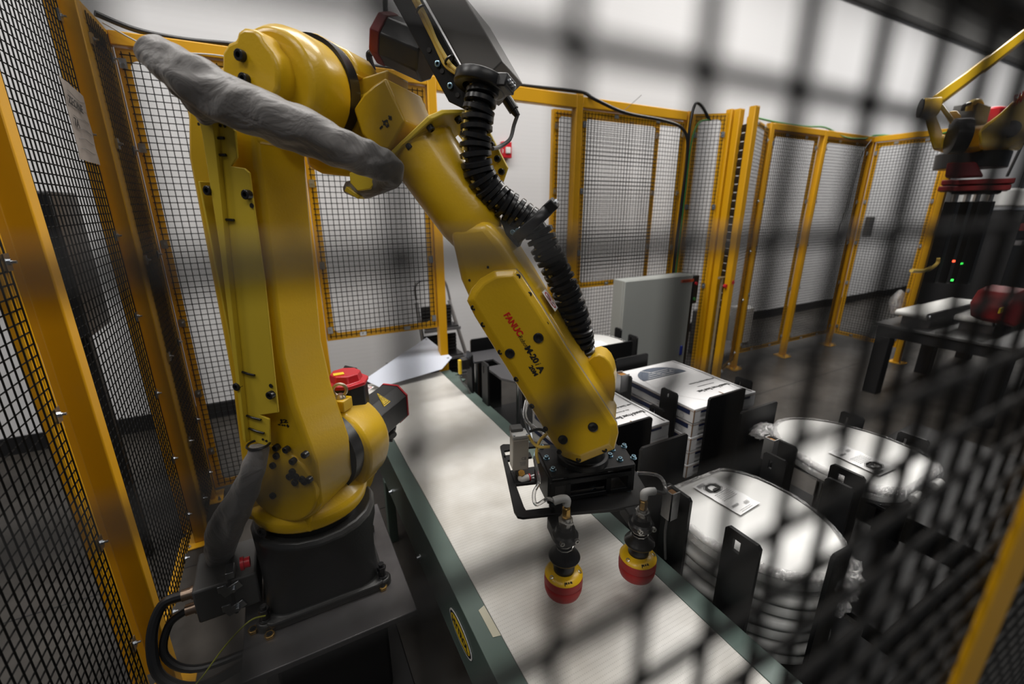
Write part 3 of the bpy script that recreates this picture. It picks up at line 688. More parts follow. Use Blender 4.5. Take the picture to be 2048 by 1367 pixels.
for (x, y) in ((1077, 675), (1020, 706), (1186, 853), (1126, 878)):
    MB().lathe(onB(x, y, -.0115), -SA, [(0, .0115), (.003, .0115), (.004, .0095), (.002, .0035), (.001, .003)], 24).build('rubber_plug', BLKP, wc)
for (x, y) in ((976, 534), (939, 560)): MB().lathe(onB(x, y, .0178), -SA, [(0, .003), (.001, .003)], 8).build('threaded_hole', DARK, rb)
# lettering on the wrist cover
tx = (onB(1085, 745, -.012) - onB(1010, 628, -.012)).normalized(); ty = (Zv * .9 + FA * .5); ty = (ty - tx * ty.dot(tx)).normalized()
def wf(x, y): return onB(x, y, -.0126)
text_fit('FANUC', wf(1007, 630), wf(1037, 673), .0150, INKR, wc, ty, offset=.0006, shear=.05)
text_fit('Robot', wf(1036, 674), wf(1050, 695), .0110, INK, wc, ty, shear=.1, offset=-.0003)
text_fit('M-20', wf(1049, 696), wf(1069, 727), .0145, INK, wc, ty, offset=.0008)
text_fit('i', wf(1070, 729), wf(1072, 732), .0155, INK, wc, ty, shear=.3)
text_fit('A', wf(1072, 734), wf(1081, 747), .0145, INK, wc, ty, offset=.0008)
text_fit('20M', wf(1057, 733), wf(1069, 752), .0105, INK, wc, ty, offset=.0005)
# pictogram label on the upper flank
def foot_label(p, X, Y, s, parent, name='hazard_label'):
    "white rectangle with a red ring, a bar and two dark soles"
    Z = X.cross(Y).normalized(); p = V(p)
    q = lambda x, y, h=0: p + X * x * s + Y * y * s + Z * h
    l = MB().prism([q(-1.2, -.9), q(1.2, -.9), q(1.2, .9), q(-1.2, .9)], Z * .0006).build(name, WHITEPAP, parent, smooth=False)
    mb = MB()
    for k in range(28):
        a0 = 2 * math.pi * k / 28; a1 = 2 * math.pi * (k + 1) / 28
        mb.faces([q(1.0 * math.cos(a), .72 * math.sin(a), .001) for a in (a0, a1)] + [q(.86 * math.cos(a), .60 * math.sin(a), .001) for a in (a1, a0)], [(0, 1, 2, 3)])
    mb.faces([q(-.7, .36, .001), q(-.6, .46, .001), q(.7, -.36, .001), q(.6, -.46, .001)], [(0, 1, 2, 3)])
    mb.build('red_ring', INKR, l, smooth=False)
    mb = MB()
    for sy in (-.24, .24):
        for (xx, ln, w) in ((-.25, .38, .15), (.42, .18, .13)):
            mb.faces([q(xx + ln * math.cos(2 * math.pi * k / 14), sy + w * math.sin(2 * math.pi * k / 14), .0009) for k in range(14)], [tuple(range(14))])
    mb.build('sole_print', INK, l, smooth=False)
    return l
pl = onB(1108, 618, .02) 
nfl = AXN
flp = pl + SA * .03
foot_label(onB(1100, 600, .06) + AXN * .000, AXD, SA, .022, rb)
# --- wrist: rear boss, flange
mb = MB(); wj = onB(1196, 765, .15)
mb.loft([[wj + SA * t + (FA * math.cos(2 * math.pi * k / 20) * rx + Zv * math.sin(2 * math.pi * k / 20) * rz) - Zv * dz for k in range(20)] for t, rx, rz, dz in ((-.04, .045, .09, .0), (.05, .045, .085, .0), (.075, .03, .06, .01))])
mb.build('wrist_housing', YEL, rb, bevel=.004)
# =============== dress pack on the forearm
mb = MB(); prismB(mb, [(778, -14), (836, -14), (918, 130), (985, 215), (946, 227), (897, 203)], .088, .100); dp = mb.build('mounting_plate', BLK, rb, bevel=.002)
for x, y in ((858, 100), (874, 124), (884, 142), (900, 168), (915, 190)): MB().lathe(onB(x, y, .087), -SA, [(0, .005), (.001, .005)], 12).build('plate_hole', DARK, dp)
for x, y in ((876, 128), (901, 172)): bolt_mb(MB(), onB(x, y, .087), -SA, .0065, .004).build('cap_screw', BLUEZ, dp)
mb = MB(); prismB(mb, [(843, -14), (925, -14), (1005, 123), (949, 178)], .100, .285); eb = mb.build('control_enclosure', GREYB, rb, bevel=.003)
mb = MB(); g = onB(1018, 205, .22); mb.cyl(g - AXD * .01, g + AXD * .022, .013, 12); mb.cyl(g + AXD * .022, g + AXD * .038, .010, 12, .007); mb.build('cable_gland', BLKP, eb, bevel=.001)
MB().tube(smoothpath([g + AXD * .036, onB(1028, 250, .22), onB(1020, 278, .21), onB(1000, 293, .18), onB(985, 297, .12)], 5), .0048, 8).build('gland_cable', CABLEG, eb)
for k, (dx, b_) in enumerate(((0, .078), (7, .075))):
    MB().tube(smoothpath([onB(818 + dx, -20, b_), onB(838 + dx, 20, b_), onB(852 + dx, 50, b_), onB(867 + dx * .6, 80, b_), onB(880 + dx, 108, b_), onB(893 + dx * 1.4, 132, b_), onB(922 + dx, 152, b_)], 5), .0045, 8).build('yellow_cable', CABLEY, rb)
for x, y in ((842, 20), (899, 120)): MB().torus(onB(x, y, .074), AXD, .011, .0025, 16, 6).build('cable_tie', BLKP, rb)
MB().tube(smoothpath([onB(772, -15, .16), onB(771, 20, .16), onB(780, 60, .16)], 4), .006, 8).build('black_cable', BLKP, rb)
# J4 motor (black with a dark red cap)
mb = MB(); mc = onB(822, 100, .17)
md = (onB(760, 72, .17) - onB(822, 100, .17)).normalized()
mb.lathe(mc - md * .05, md, [(0, .055), (.105, .055)], 8); mo = mb.build('axis_motor', BLKM, rb, bevel=.004); MB().lathe(mc + md * .055, md, [(0, .057), (.022, .057), (.030, .048)], 8).build('motor_cap', DRED, mo, bevel=.002)
mb = MB(); mb.tube(smoothpath([onB(742, 105, .2), onB(738, 112, .2), onB(746, 140, .2)], 4), .008, 8); mb.build('motor_connector', BLKP, mo)
# J2 motor (black, red rim, two labels)
mb = MB(); oc = V(R(.065, .16, -.685)); 
def octo(c, hw, hz, ch): return [c + FA * a + Zv * z for a, z in ((-hw, -hz + ch), (-hw + ch, -hz), (hw - ch, -hz), (hw, -hz + ch), (hw, hz - ch), (hw - ch, hz), (-hw + ch, hz), (-hw, hz - ch))]
m2 = MB().loft([octo(oc, .062, .072, .034), octo(oc + SA * .215, .062, .072, .034)]).build('axis_motor', BLKM, rb, bevel=.002, smooth=False)
MB().loft([octo(oc + SA * .215, .064, .074, .034), octo(oc + SA * .224, .064, .074, .034)]).build('motor_cap', RED, m2, bevel=.001, smooth=False)
e1 = (V((0, 0, 1)) * .034 - FA * -.034).normalized()
chn = (FA + Zv).normalized(); cht = (FA - Zv).normalized()
pc = oc + FA * .046 + Zv * .056
# triangle label on the slanted front facet
lp = pc + SA * .10 + chn * -.0005
def lab_tri(p, X, Y, s, parent):
    Z = X.cross(Y).normalized(); q = lambda x, y, h=0: V(p) + X * x * s + Y * y * s + Z * h
    l = MB().prism([q(-1, -.8, -.001), q(1, -.8, -.001), q(0, .95, -.001)], Z * .003).build('hot_surface_label', SIGNY, parent, smooth=False)
    mb = MB()
    o_ = [q(-.86, -.70, .0024), q(.86, -.70, .0024), q(0, .78, .0024)]; i_ = [q(-.72, -.62, .0024), q(.72, -.62, .0024), q(0, .62, .0024)]
    for k in range(3): mb.faces([o_[k], o_[(k + 1) % 3], i_[(k + 1) % 3], i_[k]], [(0, 1, 2, 3)])
    for xx in (-.22, 0, .22):
        for k in range(4):
            y0 = -.35 + k * .17; w = .03 * (1 if k % 2 else -1)
            mb.faces([q(xx + w - .035, y0, .0024), q(xx + w + .035, y0, .0024), q(xx - w + .035, y0 + .17, .0024), q(xx - w - .035, y0 + .17, .0024)], [(0, 1, 2, 3)])
    mb.faces([q(-.4, -.5, .0024), q(.4, -.5, .0024), q(.4, -.43, .0024), q(-.4, -.43, .0024)], [(0, 1, 2, 3)])
    mb.build('pictogram', INK, l, smooth=False)
cfn = (FA * .7 + Zv * .7).normalized(); cfp = oc + FA * .045 + Zv * .055 + cfn * .0006
lab_tri(onPlane(765, 798, cfp, cfn), SA, Zv - FA, .020, m2)
foot_label(onPlane(737, 776, oc + Zv * .0725, Zv), SA, -FA * 1.0, .014, m2)
mb = MB(); mb.cyl(onB(772, 850, .33), onB(786, 872, .30), .016, 12); mb.cyl(onB(786, 850, .34), onB(778, 882, .30), .014, 12); mb.build('motor_connector', BLKP, m2, bevel=.002)
# J1 motor (vertical, red cap) behind the arm
jc = onZ(692, 758, H(-.50))
m1 = MB().lathe(jc - Zv * .15, Zv, [(0, .062), (.14, .062)], 8).build('axis_motor', BLKM, rb, bevel=.004)
c1 = MB().lathe(jc - Zv * .012, Zv, [(0, .066), (.012, .066), (.012, .050), (.035, .044)], 8).build('motor_cap', RED, m1, bevel=.003)
MB().box(jc + V((-.02, -.01, .024)), (.03, .02, .002)).build('warning_sticker', SIGNY, m1)
mb = MB(); mb.cyl(onB(700, 752, .30), onB(716, 762, .30), .012, 10); mb.cyl(onB(712, 740, .32), onB(690, 735, .32), .009, 10); mb.tube(smoothpath([onB(716, 745, .3), onB(722, 760, .3), onB(720, 790, .3)], 4), .009, 8); mb.cyl(onB(705, 765, .30), onB(712, 785, .3), .013, 10); mb.build('motor_connector', BLKP, m1)
# --- corrugated hose with its two clamps
hp = [(968, 168, .06), (957, 225, .05), (951, 290, .045), (958, 345, .05), (990, 392, .07), (1035, 425, .09), (1072, 455, .10), (1092, 500, .105), (1120, 555, .12), (1143, 610, .13), (1158, 660, .14), (1163, 700, .15)]
path = smoothpath([onB(x, y, b) for x, y, b in hp], 8)
core = MB().tube(path, .0235, 12).build('hose_core', BLKM, rb)
def resample(path, step):
    out = [(path[0], (path[1] - path[0]).normalized())]; acc = 0
    for i in range(1, len(path)):
        a = path[i - 1]; b = path[i]; L = (b - a).length; d = (b - a).normalized(); pos = step - acc
        while pos <= L:
            out.append((a + d * pos, d)); pos += step
        acc = (acc + L) % step if False else L - (pos - step)
    return out
rs = resample(path, .0175)
for i, (p, d) in enumerate(rs):
    mb = MB(); tl = (d + V((.10 * math.sin(i * 1.7), .10 * math.cos(i * 2.1), .0))).normalized()
    mb.lathe(p - tl * .006, tl, [(0, .0300), (.002, .0345), (.0105, .0345), (.0125, .0300), (.0125, .026), (0, .026), (0, .0300)], 22, caps=False)
    mb.build('hose_ring', BLKP, rb)
mb = MB()
for i, (p, d) in enumerate(rs[:-1]):
    side = (-SA * .8 + FA * -.5).normalized(); mb.box(p + side * .0290 + d * .008, (.010, .0050, .007), (side, d.cross(side).normalized(), d))
mb.build('hose_joint_band', CABLEY, rb, smooth=False)
def clamp(p, d, parent, tilt):
    d = V(d).normalized(); mb = MB(); mb.lathe(p - d * .012, d, [(0, .037), (0, .054), (.003, .056), (.023, .056), (.026, .054), (.026, .037)], 32, caps=False, up=tilt)
    t_ = V(tilt); t_ = (t_ - d * t_.dot(d)).normalized(); w = d.cross(t_)
    mb.box(p + t_ * .056, (.03, .045, .026), (t_, w, d)); c = mb.build('hose_clamp', BLKM, parent, bevel=.003, ang=40)
    for s_ in (-1, 0, 1): bolt_mb(MB(), p + t_ * .071 + w * s_ * .012, t_, .005, .004).build('cap_screw', ZINC, c)
    return c
clamp(onB(962, 165, .062), path[3] - path[0], rb, AXN)
i2 = 6 * 8; clamp(path[i2 - 2], (path[i2 + 4] - path[i2 - 6]), rb, (FA * .9 + Zv * .5))
mb = MB(); prismB(mb, [(1000, 440), (1022, 432), (1042, 480), (1035, 495), (1012, 470)], .075, .10); cb = mb.build('clamp_bracket', BLKM, rb, bevel=.002)
for x, y in ((1010, 436), (1022, 438), (1026, 464), (1036, 461)): bolt_mb(MB(), onB(x, y, .074), -SA, .006, .006).build('cap_screw', BLUEZ, cb)
# --- grey fabric sleeves
def fabric_tube(name, pts, parent, seed=1, n=26, m=FAB):
    "pts (x, y, plane, radius) resampled, with drawn folds"
    P = smoothpath([onB(x, y, b) for x, y, b, r in pts], 10); Rr = []
    for i in range(len(pts) - 1):
        for k in range(10):
            t = k / 10; t = t * t * (3 - 2 * t); Rr.append(pts[i][3] * (1 - t) + pts[i + 1][3] * t)
    Rr.append(pts[-1][3]); rnd = random.Random(seed); u = None; rings = []
    ph = [rnd.uniform(0, 6.28) for _ in range(8)]
    for i, p in enumerate(P):
        d = (P[min(i + 1, len(P) - 1)] - P[max(i - 1, 0)]).normalized()
        if u is None: u = V((0, 0, 1)) if abs(d.z) < .9 else V((1, 0, 0))
        u = (u - d * u.dot(d)).normalized(); w = d.cross(u); ring = []
        for k in range(n):
            a = 2 * math.pi * k / n; s_ = i * .16
            f = .90 + .05 * math.sin(a * 2 + s_ * .5 + ph[0]) + .045 * math.sin(a * 3 - s_ * .6 + ph[1]) + .03 * math.sin(a * 5 + s_ * .9 + ph[2]) + .018 * math.sin(s_ * 2.3 + a + ph[3]) + .02 * math.sin(s_ * 3.1 - 2 * a + ph[4]) + .030 * math.sin(a * 4 + s_ * 2.4 + ph[6]) * math.sin(s_ * 1.1 + ph[7]) + .022 * math.sin(s_ * 4.3 + 3 * a)
            cr = abs(math.sin(a * 1.0 + s_ * .35 + ph[5])); f -= .10 * max(0, 1 - cr * 6)
            ring.append(p + (u * math.cos(a) + w * math.sin(a)) * Rr[i] * f)
        rings.append(ring)
    mb = MB(); mb.loft(rings); return mb.build(name, m, parent, subsurf=1, ang=80)
fabric_tube('fabric_sleeve', [(292, 92, -.26, .018), (305, 104, -.26, .030), (345, 130, -.26, .036), (400, 165, -.25, .043), (470, 205, -.23, .048), (545, 236, -.215, .048), (610, 262, -.20, .044), (665, 290, -.18, .038), (715, 312, -.15, .035), (752, 325, -.12, .033), (780, 336, -.08, .030), (782, 352, -.03, .027), (762, 366, -.0, .025), (730, 378, .02, .024), (702, 376, .05, .022)], rb, 3)
fabric_tube('fabric_sleeve', [(424, 236, -.19, .025), (415, 222, -.20, .028), (398, 200, -.22, .031), (370, 165, -.24, .032), (335, 130, -.255, .030), (305, 108, -.262, .022)], rb, 5)
fabric_tube('fabric_sleeve', [(517, 890, -.185, .022), (515, 905, -.19, .026), (505, 940, -.20, .032), (488, 985, -.20, .036), (466, 1025, -.19, .044), (450, 1060, -.18, .048), (441, 1095, -.16, .042), (440, 1118, -.14, .034), (452, 1138, -.10, .022), (470, 1140, -.05, .012)], rb, 9)
MB().torus(onB(517, 888, -.186), Zv, .0245, .003, 20, 6).build('sleeve_tie', BLKP, rb)
MB().torus(onB(424, 232, -.19), Zv, .026, .003, 20, 6).build('sleeve_tie', BLKP, rb)
# yellow clip bracket under the sleeve end
mb = MB(); prismB(mb, [(698, 345), (735, 338), (752, 362), (740, 378), (715, 382), (700, 366)], -.02, -.012); mb.build('sleeve_bracket', YEL2, rb, bevel=.002)
mb = MB(); prismB(mb, [(692, 372), (720, 392), (716, 398), (688, 382)], .0, .03); mb.build('sleeve_bracket', YEL2, rb, bevel=.002)
# --- connector box on the base, left side
cb = MB().b2((-.315, 1.20, H(PZ + .035)), (-.165, 1.36, H(PZ + .14))).build('connector_box', mat('connector_grey', (.06, .06, .06), .45), rb, bevel=.006)
MB().b2((-.232, 1.197, H(PZ + .03)), (-.224, 1.363, H(PZ + .145))).build('box_joint', BLKP, cb)
for z_ in (PZ + .12, PZ + .055):
    mb = MB(); c = V((-.226, 1.192, H(z_))); mb.box(c, (.05, .006, .022), ((Xv * .9 + Zv * .4).normalized(), Yv, (Zv * .9 - Xv * .4).normalized())); mb.box(c + V((-.02, -.003, .012)), (.02, .006, .02)); mb.cyl(c + V((.005, -.012, .0)), c + V((.005, 0, 0)), .006, 10); mb.build('locking_lever', ZINC, cb, bevel=.001)
MB().b2((-.235, 1.20, H(PZ + .145)), (-.215, 1.24, H(PZ + .165))).build('latch', ZINC, cb, bevel=.001)
for z_ in (PZ + .11, PZ + .06):
    MB().lathe((-.315, 1.24, H(z_)), -Xv, [(0, .018), (.008, .018), (.008, .015), (.03, .015)], 12).build('cable_gland', mat('gland_bronze', (.35, .26, .2), .3, metal=1) if 'gland_bronze' not in MATS else MATS['gland_bronze'], cb)
MB().lathe((-.172, 1.19, H(PZ + .19)), -Xv, [(0, .014), (.014, .014), (.014, .018), (.022, .018)], 16).build('stop_knob', RED, cb)
MB().tube(smoothpath([(-.34, 1.24, H(PZ + .11)), (-.39, 1.24, H(PZ + .10)), (-.42, 1.21, H(PZ + .03)), (-.41, 1.17, H(PZ - .06)), (-.33, 1.15, H(PZ - .12)), (-.2, 1.2, H(PZ - .14))], 6), .013, 10).build('power_cable', BLKP, rb)
MB().tube(smoothpath([(-.34, 1.24, H(PZ + .06)), (-.385, 1.23, H(PZ + .04)), (-.40, 1.2, H(PZ - .03)), (-.33, 1.18, H(PZ - .09)), (-.15, 1.2, H(PZ - .11))], 6), .010, 10).build('power_cable', BLKP, rb)
MB().tube(smoothpath([(-.155, 1.125, H(PZ + .055)), (-.19, 1.11, H(PZ + .07)), (-.25, 1.10, H(PZ + .03)), (-.31, 1.09, H(PZ - .03)), (-.36, 1.10, H(PZ - .08))], 6), .0022, 6).build('earth_wire', mat('earth_wire_green_yellow', (.25, .26, .03), .5), rb)
# =============== pedestal, nuts
t = thing('robot_pedestal', 'steel base plate on a dark pedestal carrying the yellow robot', 'pedestal', (0, 1.27, 0))
MB().prism([V((-.215, 1.0, H(PZ - .02))), V((.225, 1.0, H(PZ - .02))), V((.225, 1.54, H(PZ - .02))), V((-.215, 1.54, H(PZ - .02)))], Zv * .0198).build('top_plate', STEELPL, t, bevel=.003)
MB().b2((-.15, 1.08, .02), (.15, 1.46, H(PZ - .02))).build('column', DARK, t, bevel=.01)
MB().b2((-.21, 1.02, 0), (.21, 1.52, .02)).build('foot_plate', DARK, t, bevel=.004)
for i, (x, y) in enumerate(((507, 1262), (540, 1272), (766, 1176))):
    p = onZ(x, y, H(PZ)); mb = MB(); mb.lathe(p, Zv, [(0, .0135), (.010, .0135)], 6); n_ = mb.build('hex_nut', BRASS, bevel=.001, origin=p)
    MB().lathe(p, Zv, [(.0102, .008), (.0106, .008), (.0106, .004), (.013, .004)], 12).build('set_screw', BLKP, n_)
    tag(n_, ['leftmost brass hex nut on the pedestal plate near the front left bolt', 'brass hex nut right of the leftmost nut on the pedestal plate', 'brass hex nut below the right foot bolt of the robot base'][i], 'nut', 'brass levelling nuts')
# ================================================================== main conveyor
BZ = -.97
t = thing('belt_conveyor', 'long green belt conveyor with a white belt under the robot tool', 'conveyor', (.58, 1.1, 0))
MB().b2((.352, .09, H(BZ) - .012), (.808, 2.45, H(BZ))).build('belt', BELT, t, bevel=.002)
for x0_, x1_ in ((.295, .351), (.809, .868)):
    mb = MB(); s_ = -1 if x0_ < .5 else 1; xo = x0_ if s_ < 0 else x1_; xi = x1_ if s_ < 0 else x0_
    prof = [(xo, -.185), (xo, .0), (xi, .0), (xi, -.006), (xo - s_ * .004, -.006), (xo - s_ * .004, -.185)]
    mb.prism([V((x, .09, H(BZ) + z)) for x, z in prof], Yv * 2.36); mb.build('side_rail', GREENP, t, bevel=.0015)
    mb = MB(); mb.b2((min(xo, xo - s_ * .035), 0.09, H(BZ) - .19), (max(xo, xo - s_ * .035), 2.45, H(BZ) - .185)); mb.build('rail_flange', GREENP, t)
MB().b2((.36, .09, H(BZ) - .05), (.80, 2.42, H(BZ) - .013)).build('slider_bed', DARK, t)
MB().cyl((.36, 2.445, H(BZ) - .03), (.80, 2.445, H(BZ) - .03), .028, 20).build('end_roller', ZINC, t)
for yy in (.2, 1.75, 2.38):
    for xx in (.31, .85): MB().b2((xx - .02, yy - .02, 0), (xx + .02, yy + .02, H(BZ) - .185)).build('leg', GREENP, t, bevel=.003)
    MB().b2((.31, yy - .015, .25), (.85, yy + .015, .29)).build('cross_brace', GREENP, t)
for y_, z_ in ((2.28, .0), (2.33, .0), (2.39, .0)):
    MB().box((.878, y_, H(BZ) - .01 + z_), (.03, .04, .012), ((Xv * .8 + Yv * .6), (Yv * .8 - Xv * .6), Zv)).build('mounting_bracket', GREENP, t, bevel=.002)
for y_ in (.62, 1.2, 1.6):
    MB().lathe((.294, y_, H(BZ) - .15), -Xv, [(0, .010), (.003, .010), (.003, .006), (.012, .006)], 8).build('bolt', ZINC, t)
for y_ in (2.05, 2.2): MB().lathe((.870, y_, H(BZ) - .06), Xv, [(0, .010), (.003, .010), (.003, .006), (.012, .006)], 8).build('bolt', ZINC, t)
# oval maker's badge
lc = onX(921, 1265, .294); mb = MB()
def oval(mb, c, a, b, h, n=36): return mb.prism([c + Yv * a * math.cos(2 * math.pi * k / n) + Zv * b * math.sin(2 * math.pi * k / n) for k in range(n)], -Xv * h)
bd = oval(MB(), lc, .078, .036, .0012).build('oval_badge', WHITEPAP, t, smooth=False); oval(MB(), lc, .073, .032, .0016).build('badge_ring', INK, bd, smooth=False); oval(MB(), lc, .066, .026, .0020).build('badge_face', SIGNY, bd, smooth=False)
text_mesh('HYTROL', .029, INK, 'lettering', bd, lc + V((-.0023, .056, -.010)), -Yv, Zv, offset=.0009, squash=1.0)
tp = [onZ(x, y, H(BZ) + .0008) for x, y in ((957, 1220), (968, 1210), (1002, 1270), (986, 1274))]
o = MB().prism(tp, Zv * .0006).build('masking_tape', TAPE, smooth=False); tag(o, 'strip of masking tape stuck on the near green conveyor rail', 'tape')
# white sheet lying past the conveyor end
def onPl(x, y):
    r = ray(x, y); k = .42; y0_, z0_ = 2.30, BZ + .012
    return O + r * ((z0_ - k * y0_) / (r.z - k * r.y))
sh = [onPl(728, 760), onPl(853, 675), onPl(904, 715), onPl(884, 738), onPl(760, 775)]
o = MB().prism(sh, Zv * .003).build('metal_sheet', WHITES, bevel=.001); tag(o, 'white coated metal sheet sloping up past the conveyor end', 'metal sheet')
for x, y in ((852, 679), (896, 716), (774, 727)): MB().lathe(onPl(x, y) + Zv * .0032, Zv, [(0, .007), (.0008, .007)], 10).build('screw_hole', DARK, o)

# ================================================================== vacuum gripper
TZ = -.645
g = thing('vacuum_gripper', 'black vacuum gripper tool bolted under the robot wrist', 'gripper', onZ(1165, 925, H(TZ)))
ct = [onZ(x, y, H(TZ)) for x, y in ((1076, 897), (1101, 953), (1272, 928), (1247, 889))]
MB().prism(ct, -Zv * .010).build('top_plate', BLK, g, bevel=.003)
cc = sum(ct, V((0, 0, 0))) / 4
fx = (ct[2] - ct[1]).normalized(); fy = Zv.cross(fx)
wc_ = onZ(1165, 917, H(TZ)); 
MB().lathe(wc_ + fy * .0, Zv, [(0, .068), (.016, .068), (.018, .058), (.05, .052)], 36).build('tool_flange', BLK, g, bevel=.002)
Wd = (ct[2] - ct[1]).length; Dp = (ct[1] - ct[0]).length
fr = (ct[1] + ct[2]) / 2
MB().box(fr + fy * .012 - Zv * .030, (Wd - .004, .012, .014), (fx, fy, Zv)).build('front_plate', BLK, g, bevel=.002)
for u in (-.46, -.28, .2, .46): MB().box(fr + fx * u * Wd + fy * .012 - Zv * .055, (.014, .012, .05), (fx, fy, Zv)).build('front_web', BLK, g, bevel=.001)
MB().box(fr + fy * .012 - Zv * .078, (Wd - .004, .012, .014), (fx, fy, Zv)).build('front_plate', BLK, g, bevel=.002)
for u in (-.49, .49): MB().box(fr + fx * u * Wd + fy * Dp * .5 - Zv * .045, (.012, Dp * .9, .08), (fx, fy, Zv)).build('side_plate', BLK, g, bevel=.002)
MB().box(fr + fy * .05 - Zv * .055, (Wd * .5, .03, .05), (fx, fy, Zv)).build('manifold_block', BLKM, g, bevel=.003)
for x, y in ((1083, 895), (1093, 917), (1106, 940), (1136, 934), (1220, 912), (1225, 900), (1240, 920), (1248, 893), (1267, 916)):
    p = onZ(x, y, H(TZ)); mb = MB(); mb.lathe(p, Zv, [(0, .0085), (.002, .0085)], 14); bolt_mb(mb, p + Zv * .002, Zv, .0062, .007); mb.build('cap_screw', BLUEZ, g)
text_mesh('MEHTA', .010, RUBG, 'lettering', g, onZ(1229, 893, H(TZ) + .0005), fx, fy) if False else None
# lower plate with lightening holes
LZ = -.735
def pz(pts, z): return [onZ(x, y, H(z)) for x, y in pts]
def bar_prism(pts, name='lower_plate'):
    return MB().prism(pz(pts, LZ), -Zv * .009).build(name, BLK, g, bevel=.0015)
bar_prism([(1000, 891), (1006, 887), (1026, 887), (1024, 897), (1008, 900), (1030, 963), (1048, 1012), (1052, 1019), (1110, 1012), (1112, 1026), (1046, 1033), (1035, 1031), (1028, 1020)], 'plate_rim')
bar_prism([(1006, 910), (1060, 903), (1064, 912), (1009, 920)], 'plate_rib'); bar_prism([(1018, 940), (1080, 930), (1100, 960), (1028, 968)], 'plate_rib')
bar_prism([(1020, 887), (1076, 882), (1082, 890), (1020, 898)], 'plate_rib')
bar_prism([(1075, 885), (1250, 905), (1300, 990), (1292, 1005), (1225, 1018), (1100, 1028), (1096, 985)], 'lower_plate')
for x, y in ((1190, 983), (1107, 1003), (1255, 978)):
    p = onZ(x, y, H(LZ)); mb = MB(); mb.lathe(p, Zv, [(0, .011), (.002, .011)], 16); bolt_mb(mb, p + Zv * .002, Zv, .0062, .006); mb.build('cap_screw', BLUEZ, g)
# vacuum switch box
p = onZ(1038, 946, H(LZ)); vx = fx; vy = fy
p = onB(1038, 900, .0) if False else p
zt_ = colz(p, 1038, 872)
bx = MB().box((p.x, p.y, (p.z + .022 + zt_) / 2), (.046, .040, zt_ - p.z - .022), (vx, vy, Zv)).build('solenoid_body', BEIGE, g, bevel=.003)
MB().box((p.x, p.y + .0, zt_ + .006), (.046, .040, .012), (vx, vy, Zv)).build('solenoid_cap', LGREY, bx, bevel=.003)
MB().box(V((p.x, p.y, zt_ + .010)) + vy * .02 - vx * .004, (.035, .03, .022), (vx, vy, Zv)).build('plug_connector', mat('plug_grey', (.09, .09, .09), .4), bx, bevel=.003)
for a_, b_ in ((-1, -1), (1, -1), (1, 1)): MB().lathe(V((p.x, p.y, zt_ + .012)) + vx * a_ * .018 + vy * b_ * .015, Zv, [(0, .003), (.002, .003)], 10).build('screw', ZINC, bx)
text_mesh('CE', .012, INKG, 'lettering', bx, V((p.x, p.y, (p.z + zt_) / 2 - .004)) - vy * .0204 + vx * .001, vx, Zv)
for k in range(3): MB().box(V((p.x, p.y, (p.z + zt_) / 2 - .012 - k * .005)) - vy * .0203 + vx * .006, (.018 - k * .002, .0004, .0012), (vx, vy, Zv)).build('printed_line', INKG, bx, smooth=False)
MB().cyl(p + Zv * .0, p + Zv * .024, .011, 12).build('valve_port', ZINC, bx)
q = p - vy * .022 + Zv * .010; MB().lathe(q, -vy * .5 + Zv * .8, [(0, .010), (.012, .010)], 6).build('brass_fitting', BRASS, bx)
mb = MB(); mb.tube(smoothpath([q - vy * .004 - Zv * .006, q - vy * .012 - Zv * .008, q - vy * .010 + vx * .02 - Zv * .006], 4), .010, 12); mb.build('elbow_fitting', LGREY, bx); MB().lathe(q - vy * .010 + vx * .020 - Zv * .006, vx, [(0, .0108), (.004, .0108)], 14).build('release_ring', RED, bx)
MB().tube([q - vy * .010 + vx * .024 - Zv * .006, q - vy * .0 + vx * .07 - Zv * .002], .005, 10).build('air_tube', TUBE, bx)
